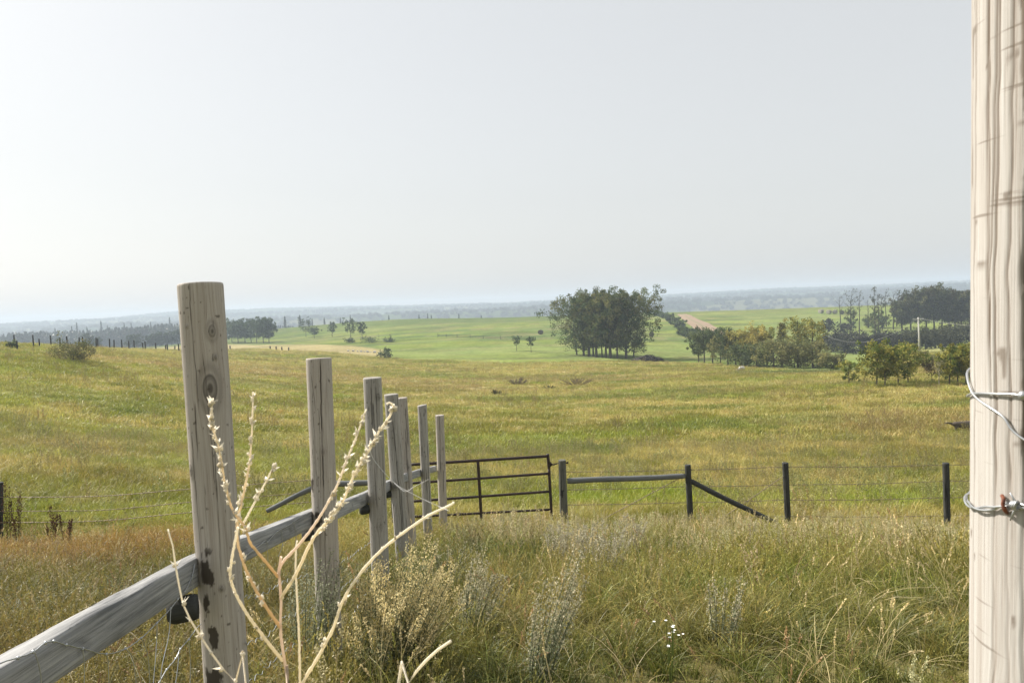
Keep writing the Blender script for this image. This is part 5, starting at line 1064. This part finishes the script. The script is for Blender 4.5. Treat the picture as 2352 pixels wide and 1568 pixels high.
# ---------------------------------------------------------------- bales, pole, rocks, brush pile, log
def bale(x, by, ang_, label, mat, dia=1.55, ln=1.3, group=None):
    b = hit(x, by); rs = np.random.RandomState(int(x)); n = 32; m = 9; V = []; t = np.linspace(0, 2*np.pi, n, endpoint=False)
    prof = [(-.5, .86), (-.49, .95), (-.45, 1), (-.2, 1.01), (0, 1), (.2, 1.01), (.45, 1), (.49, .95), (.5, .86)]
    for (l, r_) in prof:
        rr = dia/2*r_*(1+.02*rs.randn(n)); V.append(np.stack([np.full(n, l*ln), rr*np.cos(t), dia/2*.96+rr*np.sin(t)*.97], 1))
    V = np.vstack(V); i = np.arange(m-1)[:, None]*n; j = np.arange(n)[None, :]; k = (j+1) % n; Q = np.stack([i+j, i+k, i+n+k, i+n+j], -1).reshape(-1, 4)
    T = []; c = len(V)
    for e, (base_i, s) in enumerate(((0, 1), ((m-1)*n, -1))):
        V = np.vstack([V, [[-.47*ln if e == 0 else .47*ln, 0, dia/2*.96]]]); jj = np.arange(n); kk = (jj+1) % n; T.append(np.stack([np.full(n, c+e), base_i+(kk if s > 0 else jj), base_i+(jj if s > 0 else kk)], 1))
    o = link('hay_bale', mesh_np('hay_bale', V, [Q, np.vstack(T)], mat), None, b, label, 'hay bale', group); o.rotation_euler = (0, 0, ang_)
bale(1241.8, 767.5, 1.2, 'dark round hay bale alone on the green slope left of the grove', M_BALE)
bale(1497, 773, 1.3, 'dark round hay bale glimpsed under the right-hand branches of the grove', M_BALE)
for k, (x, by, lab) in enumerate([(1886, 719.5, 'leftmost weathered round bale of the four on the far right field'), (1904, 721, 'second round bale from the left on the far right field'), (1918, 720.5, 'third round bale from the left, half behind the fourth'), (1934, 722, 'rightmost and darkest round bale of the four on the far right field')]):
    bale(x, by, .5+.2*k, lab, M_BALE2 if k < 3 else M_BALE, 1.9, 1.8, 'round bales on the far right field')
b = hit(2112, 813); t = P(2110.7, 728.6, b[1]); Hh = t[2]-b[2]
up_ = link('utility_pole', None, None, b, 'pale wooden utility pole standing in front of the willow thicket', 'utility pole')
mb = MB(); mb.tube([[0, 0, -.4], [-.02, 0, Hh*.5], [-.15, 0, Hh]], [.19, .16, .12], 12); link('pole', mb.mesh('pole', M_POLE), up_)
mb = MB(); mb.box((-1.2, -.06, Hh-.42), (.9, .06, Hh-.30)); link('crossarm', mb.mesh('crossarm', M_POLE, False), up_)
mb = MB()
for xx in (-1.1, .8): mb.blob((xx, 0, Hh-.2), (.07, .07, .11), n=8)
link('insulator', mb.mesh('insulator', M_CAP), up_)
def wire(a, bq, sag, label):
    c = np.linspace(0, 1, 40)[:, None]; p = a*(1-c)+bq*c; p[:, 2] -= sag*4*(c*(1-c))[:, 0]; mb = MB(); mb.tube(p, .022, 4); link('power_line', mb.mesh('power_line', M_CAP, origin=a), None, a, label, 'power line')
pt = b+np.array([-.15, 0, Hh-.1])
wire(pt, P(2260, 749, b[1]-25), .3, 'power line running right from the utility pole'); wire(pt, P(1870, 755, b[1]+25), 4.0, 'sagging power line running left from the utility pole')
def rocks(label, spots, seed):
    rs = np.random.RandomState(seed)
    for k, (x, y, s) in enumerate(spots):
        b = hit(x, y); mb = MB(); mb.blob((0, 0, s*.25), (s*.6, s*.5, s*.45), n=10, seed=seed+k, rough=.45); link('field_stone', mb.mesh('field_stone', M_ROCK, False), None, b, label[k] if isinstance(label, list) else label, 'rock', None if isinstance(label, list) else 'pale stones at the pasture edge')
rocks(['larger white rock in the grass below the dark young trees', 'smaller white rock beside the larger one below the thicket'], [(1704, 849, .75), (1697, 850.5, .45)], 1)
rocks(['small pale stone, %s from the left along the pasture edge' % ORD[k] for k in range(9)], [(800+9*k+3*math.sin(k*7), 806.5+k*.5, .55+.25*math.sin(k*3)) for k in range(9)], 3)
# brush pile right of the grove
b = hit(1487, 829); rs = np.random.RandomState(77); mb = MB(); Wp = 66/FPX*b[1]; Hp = 12/FPX*b[1]
for i in range(420):
    a = rs.rand()*6.28; r_ = math.sqrt(rs.rand()); x0 = Wp*.5*r_*math.cos(a); y0 = 2.4*r_*math.sin(a); z0 = Hp*(1-r_**2)*rs.rand()+.05; d = rs.randn(3)*[1, .8, .25]; d /= np.linalg.norm(d); L = .5+1.3*rs.rand()
    g = .04+.05*rs.rand() if rs.rand() < .85 else .22; mb.tube([np.array([x0, y0, z0])-d*L/2, np.array([x0, y0, z0+.05])+d*L/2], .05+.06*rs.rand(), 4, True, (g, g*.9, g*.8))
link('brush_pile', mb.mesh('brush_pile', M_BARK), None, b, 'low dark heap of cut branches right of the grove', 'brush pile')
# dark weathered log at the right
b = gp(2213, 992); mb = MB(); rs = np.random.RandomState(3)
mb.tube([[-.55, 0, .40], [-.35, .02, .38], [0, .05, .33], [.5, .1, .34], [1.0, .1, .30]], [.05, .12, .17, .16, .13], 12); mb.tube([[-.30, 0, .36], [-.36, -.05, .1], [-.34, -.08, -.1]], [.09, .08, .07], 8); mb.tube([[.35, .05, .3], [.42, .0, .05], [.45, 0, -.1]], [.08, .07, .06], 8); mb.tube([[-.5, 0, .41], [-.75, .02, .46], [-.85, .02, .43]], [.05, .035, .015], 7)
link('fallen_log', mb.mesh('fallen_log', M_DEAD), None, b, 'dark broken log lying in the grass at the left edge of the pale post', 'log')

# ---------------------------------------------------------------- smoky haze
mb = MB(); mb.box((-7500, -60, -62), (7500, 3400, 33))
m, nt, out = newmat('smoke_haze'); pv = nt.nodes.new('ShaderNodeVolumePrincipled'); pv.inputs['Color'].default_value = (.72, .85, .99, 1); pv.inputs['Density'].default_value = .00050; pv.inputs['Anisotropy'].default_value = .1
nt.links.new(pv.outputs[0], out.inputs['Volume'])
hz = link('haze', mb.mesh('haze', m, False), kind='stuff', label='thin blue smoke haze filling the valley', cat='haze')
